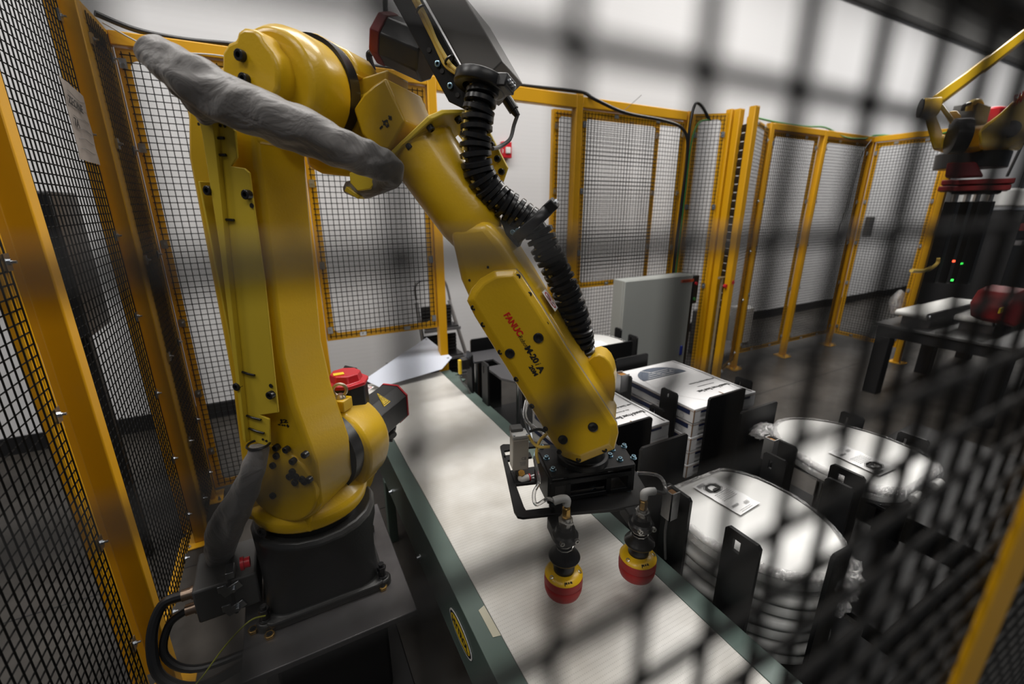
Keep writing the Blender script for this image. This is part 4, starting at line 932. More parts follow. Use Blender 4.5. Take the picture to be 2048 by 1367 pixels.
# suction stems and cups
def cup_stack(px, pyc, pyf, name, label):
    base_ = onZ(px, pyc, H(-.862)); zf = colz(base_, px + 3, pyf)
    c = V((base_.x, base_.y, 0)); s = thing(name, label, None, (c.x, c.y, H(-.90))); del_ = s
    s.parent = g; s.location = V((c.x, c.y, H(-.90))) - LOC[g.name]
    z0_ = H(-.905)
    def L(prof, nm, m, n=32, bev=0): return MB().lathe(V((c.x, c.y, z0_)), Zv, prof, n).build(nm, m, s, bevel=bev)
    L([(0, .039), (.003, .042), (.014, .0455), (.026, .0465), (.031, .0445), (.036, .0470), (.052, .0460), (.058, .041)], 'bellows_cup', REDR, 48)
    yr = L([(.053, .0455), (.0555, .0462), (.0600, .043), (.064, .036), (.066, .026)], 'clamp_ring', mat('clamp_yellow', (.70, .42, .01), .3) if 'clamp_yellow' not in MATS else MATS['clamp_yellow'], 40)
    for s_ in (-1, 1):
        d_ = (fx * s_ * .9 - fy * .35).normalized(); mb = MB(); mb.cyl(V((c.x, c.y, z0_ + .043)) + d_ * .036, V((c.x, c.y, z0_ + .055)) + d_ * .036, .010, 14); mb.build('clamp_ear', MATS['clamp_yellow'], yr, bevel=.002) if False else mb.bm.free()
        bolt_mb(MB(), V((c.x, c.y, z0_ + .060)) + d_ * .037, Zv * .8 + d_ * .5, .005, .004).build('clamp_screw', STEEL, s)
    tf = -fy
    text_mesh('PIAB', .010, INK, 'lettering', s, V((c.x, c.y, z0_ + .0585)) + tf * .0425 - fx * .013, fx, Zv * .8 - tf * .55, offset=.0004)
    zz = zf - z0_; kk = (zz - .018 - .064) / (.190 - .060)
    ZM = lambda z: .064 + (z - .060) * kk
    LM = lambda prof, *a: L([(ZM(z), r_) for z, r_ in prof], *a)
    LM([(.058, .025), (.070, .026), (.080, .021), (.098, .019)], 'cup_neck', BLKP)
    LM([(.082, .024), (.087, .036), (.091, .038), (.095, .035), (.103, .024), (.110, .021)], 'swivel_dish', BLKP, 36)
    LM([(.095, .010), (.150, .010)], 'stem', STEEL)
    P = []
    for k in range(41):
        a = k / 10 * 2 * math.pi; P.append(V((c.x + .020 * math.cos(a), c.y + .020 * math.sin(a), z0_ + ZM(.098) + (ZM(.130) - ZM(.098)) * k / 40)))
    MB().tube(P, .0014, 5).build('spring', STEEL, s)
    LM([(.124, .018), (.127, .029), (.131, .031), (.138, .031), (.142, .025), (.152, .022)], 'mount_collar', BLKP)
    for s_ in (-1, 1): bolt_mb(MB(), V((c.x, c.y, z0_ + ZM(.137))) - fy * .027 + fx * s_ * .018, -fy, .006, .005).build('cap_screw', STEEL, s)
    LM([(.150, .014), (.162, .014)], 'threaded_stem', STEEL, 20); LM([(.162, .019), (.168, .019)], 'hex_nut', STEEL, 6, .001); LM([(.168, .013), (.174, .013)], 'stem_washer', STEEL, 20)
    LM([(.172, .0085), (.175, .0105), (.192, .0105), (.194, .008)], 'brass_fitting', BRASS, 6, .001)
    top_ = V((c.x, c.y, z0_ + zz))
    return s, top_
s1, tp1 = cup_stack(1127, 1152, 1003, 'suction_cup', None)
s2, tp2 = cup_stack(1275, 1118, 988, 'suction_cup', None)
s1['label'] = 'red suction cup on the left, fitting and tube pointing left'; s2['label'] = 'red suction cup on the right beside the white seats'
MB().tube(smoothpath([tp1 - Zv * .008, tp1 + Zv * .006, tp1 - fx * .012 + Zv * .011, tp1 - fx * .032 + Zv * .008], 4), .0095, 12).build('elbow_fitting', LGREY, s1)
MB().tube(smoothpath([tp1 - fx * .030 + Zv * .008, onB(1095, 997, -.04), onB(1072, 1008, -.03), onB(1068, 985, .0), onB(1078, 960, .03), onB(1070, 915, .05), onB(1083, 880, .07)], 6), .0048, 10).build('air_tube', TUBE, s1)
MB().tube(smoothpath([tp2 - Zv * .008, tp2 + Zv * .006, tp2 + fx * .012 + Zv * .009, tp2 + fx * .028 + Zv * .007], 4), .0095, 12).build('elbow_fitting', LGREY, s2)
MB().tube(smoothpath([tp2 + fx * .026 + Zv * .007, tp2 + fx * .06 + Zv * .0, tp2 + fx * .07 + fy * .05 + Zv * .01, onZ(1275, 945, H(-.70))], 6), .0045, 10).build('air_tube', TUBE, s2)
for s_, b_ in ((s1, -.0), (s2, .0)):
    c = s_.location + LOC[g.name]; MB().box(V((c.x, c.y, H(-.905) + .150)) + fy * .045 , (.045, .05, .034), (fx, fy, Zv)).build('cup_arm', BLK, s_, bevel=.003)
MB().tube(smoothpath([onB(1058, 870, .05), onB(1066, 885, .05), onB(1078, 893, .05), onB(1100, 893, .05)], 5), .004, 8).build('yellow_cable', CABLEY, g)
MB().tube(smoothpath([onB(1060, 862, .08), onB(1080, 858, .08), onB(1100, 868, .08)], 5), .004, 8).build('black_cable', BLKP, g)
MB().tube(smoothpath([onB(1077, 925, .05), onB(1073, 905, .05), onB(1080, 880, .06), onB(1100, 862, .07)], 5), .004, 8).build('yellow_cable', CABLEY, g)
for k in range(2): MB().tube(smoothpath([onB(1052 + 4 * k, 800, .1), onB(1048 + 3 * k, 830, .1), onB(1060 + 3 * k, 850, .1), onB(1085, 865, .1)], 5), .0035, 8).build('air_tube', TUBE, g)

# ================================================================== stacking nests
PT = -.745    # tops of the guide plates
def guide(label, p0, p1, zt=PT, zb=-1.2195, th=.010, hole=None, nm='guide_plate', cat='guide plate', grp='black guide plates around the stacks'):
    """upright black plate from p0 to p1 (x, y), optional hole (fraction along, width, top offset, height)"""
    p0 = V((*p0, 0)); p1 = V((*p1, 0)); L_ = (p1 - p0).length; d = (p1 - p0).normalized(); nn = V((-d.y, d.x, 0)); ch = .008
    def P(u, z): return p0 + d * u + Zv * H(z) - nn * th / 2
    mb = MB()
    if hole:
        u0, u1, z1_, z0_ = hole
        outer = [P(0, zb), P(L_, zb), P(L_, zt - ch), P(L_ - ch, zt), P(ch, zt), P(0, zt - ch)]
        segs = [[P(0, zb), P(L_, zb), P(L_, zt - z0_), P(0, zt - z0_)], [P(0, zt - z1_), P(L_, zt - z1_), P(L_, zt - ch), P(L_ - ch, zt), P(ch, zt), P(0, zt - ch)], [P(0, zt - z0_), P(u0, zt - z0_), P(u0, zt - z1_), P(0, zt - z1_)], [P(u1, zt - z0_), P(L_, zt - z0_), P(L_, zt - z1_), P(u1, zt - z1_)]]
        for sg in segs: mb.prism(sg, nn * th)
        bmesh.ops.remove_doubles(mb.bm, verts=mb.bm.verts, dist=1e-5)
    else:
        mb.prism([P(0, zb), P(L_, zb), P(L_, zt - ch), P(L_ - ch, zt), P(ch, zt), P(0, zt - ch)], nn * th)
    o = mb.build(nm, BLK, None, smooth=False) ; return tag(o, label, cat, grp)
# column of nests next to the conveyor
guide('guide plate nearest the right suction cup, with a silver bracket', (.893, .745), (.893, .655), hole=None)
guide('guide plate with a square hole in front of the near seat stack', (.893, .548), (.893, .458), hole=(.024, .044, .022, .056))
guide('slotted guide plate between the two seat stacks, farther one', (1.335, .735), (1.335, .66), zt=-.765, hole=(.02, .032, .02, .05))
guide('slotted guide plate between the two seat stacks, nearer one', (1.36, .56), (1.36, .485), zt=-.765, hole=(.02, .032, .025, .06))
guide('tall chamfered guide plate at the near tip of the front seat stack', (1.03, .375), (1.10, .372), zt=-.76)
guide('wide guide plate behind the front seat stack', (.96, .915), (1.175, .915))
guide('wide guide plate in front of the low carton stack', (.965, 1.065), (1.16, 1.065))
guide('holed guide plate at the right side of the low carton stack', (1.33, 1.235), (1.33, 1.16), zt=-.80, hole=(.018, .03, .012, .04))
guide('guide plate at the left side of the tall carton stack, behind the sensor', (1.37, 1.50), (1.37, 1.40))
guide('holed guide plate at the left side of the tall carton stack, nearer one', (1.405, 1.25), (1.405, 1.165), zt=-.745, hole=(.03, .042, .014, .034))
guide('wide guide plate in front of the tall carton stack', (1.485, 1.075), (1.715, 1.075))
guide('wide guide plate behind the round-ended seat', (1.485, .93), (1.705, .93))
guide('slotted guide plate at the right side of the tall carton stack', (1.86, 1.22), (1.86, 1.14), zt=-.765, hole=(.02, .03, .02, .06))
guide('wide guide plate behind the tall carton stack', (1.47, 1.625), (1.69, 1.625))
guide('wide guide plate in front of the farthest seat stack', (1.535, 1.835), (1.775, 1.835))
guide('slotted guide plate right of the farthest seat stack', (1.92, 2.02), (1.92, 1.94), zt=-.77, hole=(.02, .03, .015, .06))
guide('guide plate behind the farthest seat stack', (1.93, 2.16), (1.93, 2.10), zt=-.76)
guide('guide plate with a sensor bracket left of the round-ended seat', (1.465, .80), (1.465, .705), zt=-.775)
guide('guide plate with a square hole in front of the round-ended seat', (1.47, .60), (1.47, .505), zt=-.775, hole=(.024, .044, .022, .056))
guide('slotted guide plate beyond the round-ended seat, left one', (1.94, .80), (1.94, .72), zt=-.785, hole=(.02, .03, .02, .05))
guide('slotted guide plate beyond the round-ended seat, right one', (1.94, .61), (1.94, .52), zt=-.785, hole=(.02, .03, .02, .05))
guide('guide plate behind the empty nest', (.95, 2.30), (1.15, 2.30), zt=-.745)
guide('slotted guide plate at the near left of the empty nest', (.86, 1.93), (.86, 1.86), zt=-.745, hole=(.02, .028, .02, .06))
guide('guide plate carrying the yellow plug at the empty nest', (.855, 2.12), (.855, 2.05), zt=-.745)
guide('guide plate at the right side of the empty nest', (1.30, 1.95), (1.30, 1.87), zt=-.76)
# silver sensor brackets
def sensor(label, c, wx=.03, wy=.035, h=.085):
    t = thing('sensor_bracket', label, 'sensor bracket', (c[0], c[1], H(c[2]) - h), 'aluminium sensor brackets')
    x, y, z = c[0], c[1], H(c[2]); mb = MB(); mb.b2((x - wx / 2, y - wy / 2, z - h), (x - wx / 2 + .003, y + wy / 2, z)); mb.b2((x - wx / 2, y - wy / 2, z - h), (x + wx / 2, y - wy / 2 + .003, z)); mb.b2((x - wx / 2, y + wy / 2 - .003, z - h), (x + wx / 2, y + wy / 2, z))
    mb.build('bracket', mat('bracket_alu', (.42, .42, .42), .4, metal=.7) if 'bracket_alu' not in MATS else MATS['bracket_alu'], t, smooth=False)
    MB().b2((x - wx / 2 + .006, y - wy / 2 + .006, z - h + .01), (x + wx / 2, y + wy / 2 - .006, z - .008)).build('sensor', mat('sensor_amber', (.30, .13, .02), .4) if 'sensor_amber' not in MATS else MATS['sensor_amber'], t, bevel=.002)
    MB().tube(smoothpath([(x, y, z - h + .01), (x - .005, y, z - h - .05), (x + .01, y, z - h - .15)], 4), .0035, 6).build('sensor_cable', CABLEG, t)
sensor('silver sensor bracket beside the right suction cup', (.865, .70, -.735))
sensor('silver sensor bracket left of the tall carton stack', (1.345, 1.44, -.735), .05, .05)
sensor('silver sensor bracket at the round-ended seat', (1.435, .775, -.765))
# empty nest
nz = -.815
t = thing('lift_plate', 'empty grey-black lift plate with a notch behind the robot wrist', 'lift plate', (1.08, 1.95, H(-1.2)))
MB().prism([V((x, y, H(nz))) for x, y in ((.88, 2.24), (.88, 2.08), (.99, 2.08), (.99, 1.98), (.90, 1.98), (.90, 1.80), (.95, 1.72), (1.25, 1.72), (1.27, 1.80), (1.27, 2.24))], Zv * .012).build('plate', mat('grey_black_plate', (.045, .045, .05), .42) if 'grey_black_plate' not in MATS else MATS['grey_black_plate'], t, bevel=.002)
for x, y in ((1.0, 1.80), (1.2, 1.80), (1.2, 2.1), (.92, 2.15)): MB().cyl((x, y, H(-1.22)), (x, y, H(nz)), .012, 12).build('guide_rod', mat('rod_steel', (.25, .25, .26), .25, metal=1) if 'rod_steel' not in MATS else MATS['rod_steel'], t)
MB().cyl((1.03, 1.72, H(-1.14)), (1.08, 1.90, H(-1.06)), .016, 12).build('air_cylinder', ZINC, t)
MB().lathe((1.10, 1.70, H(-1.19)), Zv, [(0, .035), (.006, .035), (.006, .014)], 20).build('bearing_ring', ZINC, t)
o = MB().b2((.80, 2.06, H(-.83)), (.845, 2.10, H(-.775))).build('proximity_switch', BLKP, bevel=.003); tag(o, 'black sensor with a yellow plug at the empty nest', 'sensor')
MB().b2((.785, 2.065, H(-.855)), (.80, 2.085, H(-.775))).build('plug', SIGNY, o, bevel=.003)
MB().tube(smoothpath([(.79, 2.075, H(-.855)), (.80, 2.07, H(-.90)), (.835, 2.05, H(-.96)), (.84, 2.04, H(-1.1))], 5), .004, 8).build('sensor_cable', CABLEG, o)
# the dark frames under the stacks
def nest_frame(label, x0, y0, x1, y1, zt):
    t = thing('nest_frame', label, 'nest frame', ((x0 + x1) / 2, (y0 + y1) / 2, 0), 'black frames under the stacks')
    MB().b2((x0, y0, H(-1.24)), (x1, y1, H(-1.22))).build('base_plate', BLK, t, bevel=.003)
    for x in (x0 + .03, x1 - .03):
        for y in (y0 + .03, y1 - .03): MB().b2((x - .02, y - .02, 0), (x + .02, y + .02, H(-1.24))).build('leg', DARK, t, bevel=.002)
    for y in (y0 + .01, y1 - .03): MB().b2((x0 + .05, y, .06), (x1 - .05, y + .02, .10)).build('cross_brace', DARK, t)
    MB().b2((x0 + .08, y0 + .10, H(zt) - .012), (x1 - .08, y1 - .10, H(zt))).build('lift_plate', BLK, t, bevel=.002)
    for x in (x0 + .12, x1 - .12): MB().cyl((x, (y0 + y1) / 2, H(-1.22)), (x, (y0 + y1) / 2, H(zt) - .012), .014, 12).build('lift_rod', STEEL, t)
nest_frame('black frame under the front seat stack beside the conveyor', .885, .28, 1.385, .93, -1.129)
nest_frame('black frame under the low carton stack', .885, 1.04, 1.36, 1.66, -1.16)
nest_frame('black frame under the empty nest', .885, 1.70, 1.32, 2.32, -1.21)
nest_frame('black frame under the round-ended seat', 1.45, .36, 1.96, .95, -.875)
nest_frame('black frame under the tall carton stack', 1.365, 1.06, 1.88, 1.64, -1.135)
nest_frame('black frame under the farthest seat stack', 1.42, 1.80, 1.96, 2.24, -.985)

t = thing('darkening_deck', 'low black deck added to darken the area right of the seat nests', 'machine', (2.55, .55, 0))  # invented deck, added to darken the lower right; equipment there is only hinted
MB().b2((2.08, .16, H(-1.20)), (3.1, .92, H(-1.18))).build('deck_plate', BLK, t, bevel=.003)
for x in (2.12, 3.06):
    for y in (.20, .88): MB().b2((x - .02, y - .02, 0), (x + .02, y + .02, H(-1.20))).build('leg', DARK, t, bevel=.002)
MB().b2((2.11, .19, .03), (3.07, .89, .12)).build('cable_tray', DARK, t, bevel=.004)
pp_ = MB().b2((2.14, .66, H(-1.18)), (2.30, .74, H(-1.172))).build('perforated_plate', STEELPL, t, bevel=.002)
for k in range(3): MB().lathe((2.18 + .04 * k, .70, H(-1.172)), Zv, [(0, .008), (.0008, .008)], 10).build('plate_hole', DARK, pp_)
# ================================================================== toilet seats
def seat_outline(L_=.40, W=.375, n=40, wf=.23):
    "flat hinge edge at y=0, round front at y=-L"
    pts = []
    half = [(wf / 2, 0.0), (W / 2 * .80, -.03), (W / 2 * .95, -.09), (W / 2, -.17)]
    a = half[-1]
    for k in range(1, 13):
        th = math.pi / 2 * k / 12; half.append((W / 2 * math.cos(th), -.17 - (L_ - .17) * math.sin(th)))
    half = half[:-1] + [(0.0, -L_)]
    sm = smoothpath([V((x, y, 0)) for x, y in half], 2); right = [(p.x, p.y) for p in sm]
    return right + [(-x, y) for x, y in reversed(right[:-1])]
def make_seat(label, cx, cy, ztop, flip=False, L_=.40, W=.375, th=.05, film=True, cat='toilet seat', grp='white toilet seats wrapped in film'):
    z1 = H(ztop); t = thing('toilet_seat', label, cat, (cx, cy, z1 - th), grp)
    s = -1 if flip else 1
    def ring(sc, z, inset): 
        out = []
        for x, y in seat_outline(L_, W):
            yy = y + L_ / 2; out.append(V((cx + s * x * sc, cy + s * yy * sc, z)))
        return out
    MB().loft([ring(.955, z1 - th * .44, 0), ring(.99, z1 - th * .36, 0), ring(1.0, z1 - th * .22, 0), ring(.992, z1 - th * .10, 0), ring(.965, z1 - .001, 0), ring(.93, z1 + .001, 0)]).build('lid', WHITEP, t, ang=50)
    MB().loft([ring(.93, z1 - th, 0), ring(.975, z1 - th * .92, 0), ring(.985, z1 - th * .72, 0), ring(.96, z1 - th * .52, 0)]).build('seat_ring', WHITEP, t, ang=50)
    for sx in (-1, 1): MB().cyl((cx + s * sx * .070 - .022, cy + s * (L_ / 2 + .012), z1 - th * .62), (cx + s * sx * .070 + .022, cy + s * (L_ / 2 + .012), z1 - th * .62), .016, 14).build('hinge', WHITEP, t, bevel=.004)
    if film:
        rnd = random.Random(int(cx * 100 + cy * 10 + z1 * 1000)); rings = []
        base_ = ring(1.02, 0, 0); N = len(base_)
        for zf_, sc in ((z1 - th * 1.05, .99), (z1 - th * .6, 1.03), (z1 - th * .2, 1.025), (z1 + .004, .99), (z1 + .0045, .93)):
            rings.append([V((cx + (q.x - cx) * sc * (1 + rnd.uniform(-.008, .010)), cy + (q.y - cy) * sc * (1 + rnd.uniform(-.008, .010)), zf_ + rnd.uniform(-.0015, .002))) for q in base_])
        MB().loft(rings, False).build('shrink_film', FILM, t, ang=80)
    return t
def crumple(t, c, rx, ry, rz_, seed):
    rnd = random.Random(seed); rings = []
    for i in range(13):
        th = math.pi * (i + .2) / 13.4; rings.append([V((c[0] + rx * math.sin(th) * math.cos(2 * math.pi * k / 30) * rnd.uniform(.70, 1.12), c[1] + ry * math.sin(th) * math.sin(2 * math.pi * k / 30) * rnd.uniform(.70, 1.12), H(c[2]) + rz_ * math.cos(th) * rnd.uniform(.7, 1.1))) for k in range(30)])
    return MB().loft(rings).build('film_gather', FILM, t, ang=20)
def seat_label(t, px, z):
    "px: the label's corners; the octagon end lies between the first two"
    c_ = [onZ(x, y, H(z)) for x, y in px]; L_ = ((c_[3] - c_[0]).length + (c_[2] - c_[1]).length) / 2; W = ((c_[1] - c_[0]).length + (c_[2] - c_[3]).length) / 2
    X = (c_[3] - c_[0]).normalized(); Y = (c_[1] - c_[0]); Y = (Y - X * Y.dot(X)).normalized(); c = (c_[0] + c_[1] + c_[2] + c_[3]) / 4; c = c - Zv * .0048
    kx = L_ / .195; ky = W / .105
    def q(x, y, h=0): return c + X * x * kx + Y * y * ky + Zv * h
    L_ = .195; W = .105
    rnd = random.Random(3); mb = MB(); n = 12; pts = []
    for i in range(n + 1):
        for j in (0, 1): pts.append(q(-L_ / 2 + L_ * i / n, -W / 2 + W * j, .0055 + .0016 * math.sin(i * 1.7) * (1 if j else .4)))
    pts2 = [p - Zv * .0004 for p in pts]
    fs = [(2 * i, 2 * i + 2, 2 * i + 3, 2 * i + 1) for i in range(n)]; m_ = len(pts); fs += [tuple(m_ + k for k in reversed(f)) for f in fs]
    lb = mb.faces(pts + pts2, fs).build('paper_label', WHITEPAP, t, ang=60)
    h = .0080
    mb = MB()
    def rect(x0, y0, x1, y1): mb.faces([q(x0, y0, h), q(x1, y0, h), q(x1, y1, h), q(x0, y1, h)], [(0, 1, 2, 3)])
    x_ = -L_ / 2 + .008
    for k in range(14): rect(x_ + .0, -.043 + k * .0024, x_ + .016, -.043 + k * .0024 + (.0016 if k % 3 else .0010))       # barcode
    for k in range(6):                                                                                                # small print
        for j in range(7):
            rect(x_ + .072 + k * .0075, -.035 + j * .0100, x_ + .0738 + k * .0075, -.0275 + j * .0100)
    for k in range(9): rect(x_ + .150 + (k % 3) * .0, .010 + k * .0024, x_ + .163, .010 + k * .0024 + .0013)
    for k in range(7): rect(x_ + .142, -.040 + k * .0045, x_ + .150, -.0368 + k * .0045)
    for k in range(2): rect(x_ + .172 + k * .007, -.035, x_ + .1732 + k * .007, .02)
    mb.build('print', INKG, lb, smooth=False)
    mb = MB(); oc_ = (x_ + .040, -.004)
    def octp(rx, ry): return [(oc_[0] + rx * a, oc_[1] + ry * b) for a, b in ((-1, -.45), (-.5, -1), (.5, -1), (1, -.45), (1, .45), (.5, 1), (-.5, 1), (-1, .45))]
    for (ra, rb_, rc, rd) in ((.0270, .0330, .0255, .0312), (.0232, .0285, .0165, .0165)):
        A = octp(ra, rb_); B = octp(rc, rd)
        for k in range(8): mb.faces([q(*A[k], h), q(*A[(k + 1) % 8], h), q(*B[(k + 1) % 8], h), q(*B[k], h)], [(0, 1, 2, 3)])
    mb.faces([q(oc_[0] + .020, oc_[1] + .010, h), q(oc_[0] + .020, oc_[1] - .018, h), q(oc_[0] + .004, oc_[1] - .008, h), q(oc_[0] + .007, oc_[1] + .001, h), q(oc_[0] - .001, oc_[1] - .001, h), q(oc_[0] + .008, oc_[1] + .012, h)], [(0, 1, 2, 3, 4, 5)])
    mb.build('octagon_logo', INK, lb, smooth=False)
    return lb
sa_ = [make_seat('top white seat of the front stack with an octagon label', 1.10, .590, -.84, L_=.43, W=.39)]
ranks = ['second white seat from the top of the front stack', 'third white seat from the top of the front stack', 'lowest white seat of the front stack']
for k, lb in enumerate(ranks): sa_.append(make_seat(lb, 1.10 + (.004, -.006, .003)[k], .590 + (-.005, .004, -.002)[k], -.84 - .075 * (k + 1), L_=.43, W=.39, film=False, th=.062))
seat_label(sa_[0], ((1386, 974), (1423, 953), (1520, 1005), (1482, 1031)), -.834)
crumple(sa_[0], (1.13, .395, -.865), .075, .05, .03, 4)
crumple(sa_[1], (1.17, .40, -.935), .05, .045, .028, 6)
crumple(sa_[2], (1.19, .41, -1.01), .05, .04, .028, 8)
ss = make_seat('single white seat with crumpled film at its far round end', 1.705, .672, -.82, flip=True, L_=.46, W=.42)
seat_label(ss, ((1756, 950), (1796, 936), (1692, 892), (1654, 903)), -.814)
crumple(ss, (1.60, .905, -.84), .07, .045, .03, 11)
s0 = make_seat('white seat on top of the farthest stack by the grey cabinet', 1.66, 2.03, -.80, L_=.36, W=.40)
MB().prism([V((x, y, H(-.7955))) for x, y in ((1.56, 1.96), (1.70, 1.93), (1.72, 2.05), (1.58, 2.08))], Zv * .0008).build('paper_label', WHITEPAP, s0)
for k, lb in enumerate(['second white seat in the farthest stack', 'third white seat in the farthest stack']): make_seat(lb, 1.66, 2.03, -.80 - .061 * (k + 1), L_=.36, W=.40, film=False)

# ================================================================== cartons
def carton(label, x0, y0, x1, y1, ztop, h, grp, top_print=True, detail=2):
    t = thing('carton', label, 'carton', ((x0 + x1) / 2, (y0 + y1) / 2, H(ztop) - h), grp)
    z1 = H(ztop); z0_ = z1 - h
    MB().b2((x0, y0, z0_), (x1, y1, z1 - .0005)).build('box_body', CARD, t, bevel=.002)
    MB().b2((x0 - .001, y0 - .001, z1 - .012), (x1 + .001, y1 + .001, z1 - .0108)).build('lid_edge', KRAFT, t)
    # left face (towards the conveyor) and front face print
    mb = MB(); e = .0012
    mb.b2((x0 - e, y0 + .02, z1 - .032), (x0 - e * .5, y1 - .02, z1 - .012)); mb.b2((x0 + .04, y0 - e, z1 - .024), (x1 - .04, y0 - e * .5, z1 - .014)); mb.b2((x1 + e * .5, y0 + .01, z0_ + .008), (x1 + e, y1 - .01, z1 - .012)); mb.build('navy_stripe', INKB, t, smooth=False)
    mb = MB()
    for k in range(4): mb.b2((x0 - e, y0 + .15, z1 - .040 - k * .006), (x0 - e * .5, y0 + .20 - (k % 2) * .01, z1 - .0385 - k * .006))
    for k in range(3): mb.b2((x0 + .04, y0 - e, z1 - .030 - k * .005), (x0 + .16 - k * .01, y0 - e * .5, z1 - .0286 - k * .005))
    mb.b2((x0 + .10, y0 - e, z1 - .050), (x0 + .104, y0 - e * .5, z1 - .043)); mb.b2((x0 + .04, y0 - e, z0_ + .006), (x0 + .10, y0 - e * .5, z0_ + .009))
    for cy_, ry in ((y0 + .06, .012), (y0 + .09, .010), (y0 + .115, .010)):
        for k in range(16):
            a0 = 2 * math.pi * k / 16; a1 = a0 + 2 * math.pi / 16; zc = z1 - .050
            mb.faces([V((x0 - e, cy_ + ry * math.cos(a0), zc + .011 * math.sin(a0))), V((x0 - e, cy_ + ry * math.cos(a1), zc + .011 * math.sin(a1))), V((x0 - e, cy_ + (ry - .001) * math.cos(a1), zc + .010 * math.sin(a1))), V((x0 - e, cy_ + (ry - .001) * math.cos(a0), zc + .010 * math.sin(a0)))], [(0, 1, 2, 3)])
    mb.build('small_print', INKG, t, smooth=False)
    MB().b2((x0 - .0008, y0 - .0016, z0_ + .002), (x0 + .004, y0 + .001, z1 - .004)).build('corner_gap', KRAFT, t)
    if top_print:
        zt_ = z1 + .0004; e0 = .0006; W = x1 - x0; L_ = y1 - y0
        mb = MB(); w = .0011
        P = lambda u, v: V((x0 + u * W, y0 + v * L_, zt_ + e0))
        def line(pts, wd=w):
            for a, b in zip(pts[:-1], pts[1:]):
                d = (b - a).normalized(); n_ = V((-d.y, d.x, 0)) * wd / 2; mb.faces([a - n_, b - n_, b + n_, a + n_], [(0, 1, 2, 3)])
        line([P(.955, .02), P(.955, .98)], .004)
        arc = [P(.5 + .44 * math.cos(math.pi * k / 24), .50 + .42 * math.sin(math.pi * k / 24)) for k in range(25)]
        line([P(.30, .07), P(.85, .07)]); line([P(.85, .07)] + [P(.85 + .09 * math.sin(math.pi / 2 * k / 6), .07 + .43 * k / 6) for k in range(7)]); line([P(.30, .07)] + [P(.30 - .24 * math.sin(math.pi / 2 * k / 6), .07 + .43 * k / 6) for k in range(7)])
        line(arc)
        line([P(.08, .50), P(.16, .50)]); mb.build('line_drawing', INK, t, smooth=False)
        mb = MB(); arc = [P(.45 + .36 * math.cos(math.pi * k / 24), .68 + .25 * math.sin(math.pi * k / 24)) for k in range(25)]
        mb.faces(arc, [tuple(range(25))]); mb.build('seat_picture', mat('slate_print', (.10, .12, .16), .55) if 'slate_print' not in MATS else MATS['slate_print'], t, smooth=False)
        mb = MB()
        for k in range(4): line([P(.18 + .05 * k, .70 + .04 * k) + Zv * .0005, P(.62 + .05 * (k % 2), .70 + .04 * k) + Zv * .0005], .0045)
        line([P(.5, .69) + Zv * .0005, P(.30, .90) + Zv * .0005], .005); line([P(.62, .74) + Zv * .0005, P(.68, .80) + Zv * .0005, P(.76, .76) + Zv * .0005], .004)
        mb.build('picture_lines', RUBG, t, smooth=False)
        # lettering faces away from the camera: upside down in the photograph
        text_mesh('Round-Front Bowl Seat', .0300, INK, 'lettering', t, P(.93, .27), -Xv, -Yv, offset=.0003, squash=.72)
        text_mesh('Fits all manufacturers', .0125, INKG, 'lettering', t, P(.80, .345), -Xv, -Yv)
        text_mesh('with Quick-Attach Hardware', .0180, INK, 'lettering', t, P(.93, .43), -Xv, -Yv, squash=.8)
        mb = MB(); line([P(.62, .0), P(.62, .16)], .006); mb.build('tape_slit', KRAFT, t, smooth=False)
    return t
h_ = .0655
order = ['top', 'second from the top', 'third from the top', 'fourth from the top', 'bottom']
jx = (0, .004, .001, .003, .002)
for k in range(5): carton('white carton of the tall stack by the fence, %s' % order[k], 1.445 + jx[k], 1.105 + jx[k], 1.845 + jx[k], 1.585, -.80 - k * (h_ + .001), h_, 'cartons of the tall stack', top_print=(k == 0))
for k in range(5): carton('white carton of the low stack behind the wrist, %s' % order[k], .935 + jx[k], 1.10 + jx[4 - k], 1.300 + jx[k], 1.56, -.815 - k * (h_ + .001), h_, 'cartons of the low stack', top_print=(k == 0))

# ================================================================== grey control cabinet
cxa, cya, cxb, cyb = 2.095, 2.28, 2.765, 2.40
t = thing('control_cabinet', 'light grey control cabinet standing before the back fence', 'cabinet', ((cxa + cxb) / 2, (cya + cyb) / 2, 0))
MB().b2((cxa, cya + .02, .08), (cxb, cyb, H(-.486))).build('cabinet_body', CAB, t, bevel=.004)
MB().b2((cxa + .002, cya, .085), (cxb - .002, cya + .018, H(-.490))).build('door', CAB, t, bevel=.003)
MB().b2((cxa + .02, cya + .04, 0), (cxb - .02, cyb - .02, .08)).build('plinth', DARK, t)
st = MB().box(onY(1375, 561, cya - .001), (.13, .002, .022)).build('orange_sticker', mat('orange_sticker', (.60, .08, .02), .5), t)
text_mesh('480 VOLTS', .016, INK, 'lettering', st, onY(1375, 561, cya - .003) - Xv * .05 - Zv * .006, Xv, Zv)
MB().box(onY(1361, 700, cya - .006), (.022, .014, .075)).build('door_handle', BLUE, t, bevel=.004)
o = MB().b2((2.80, 2.30, H(-.72)), (2.86, 2.38, H(-.50))).build('push_button_station', BLKP, bevel=.005); tag(o, 'black push button box right of the grey cabinet', 'switch box')
MB().lathe((2.82, 2.299, H(-.56)), -Yv, [(0, .012), (.012, .012)], 14).build('push_button', RED, o); MB().lathe((2.82, 2.299, H(-.68)), -Yv, [(0, .012), (.012, .012)], 14).build('push_button', GREENW, o)
MB().b2((2.82, 2.33, 0), (2.85, 2.36, H(-.72))).build('mounting_pole', DARK, o)
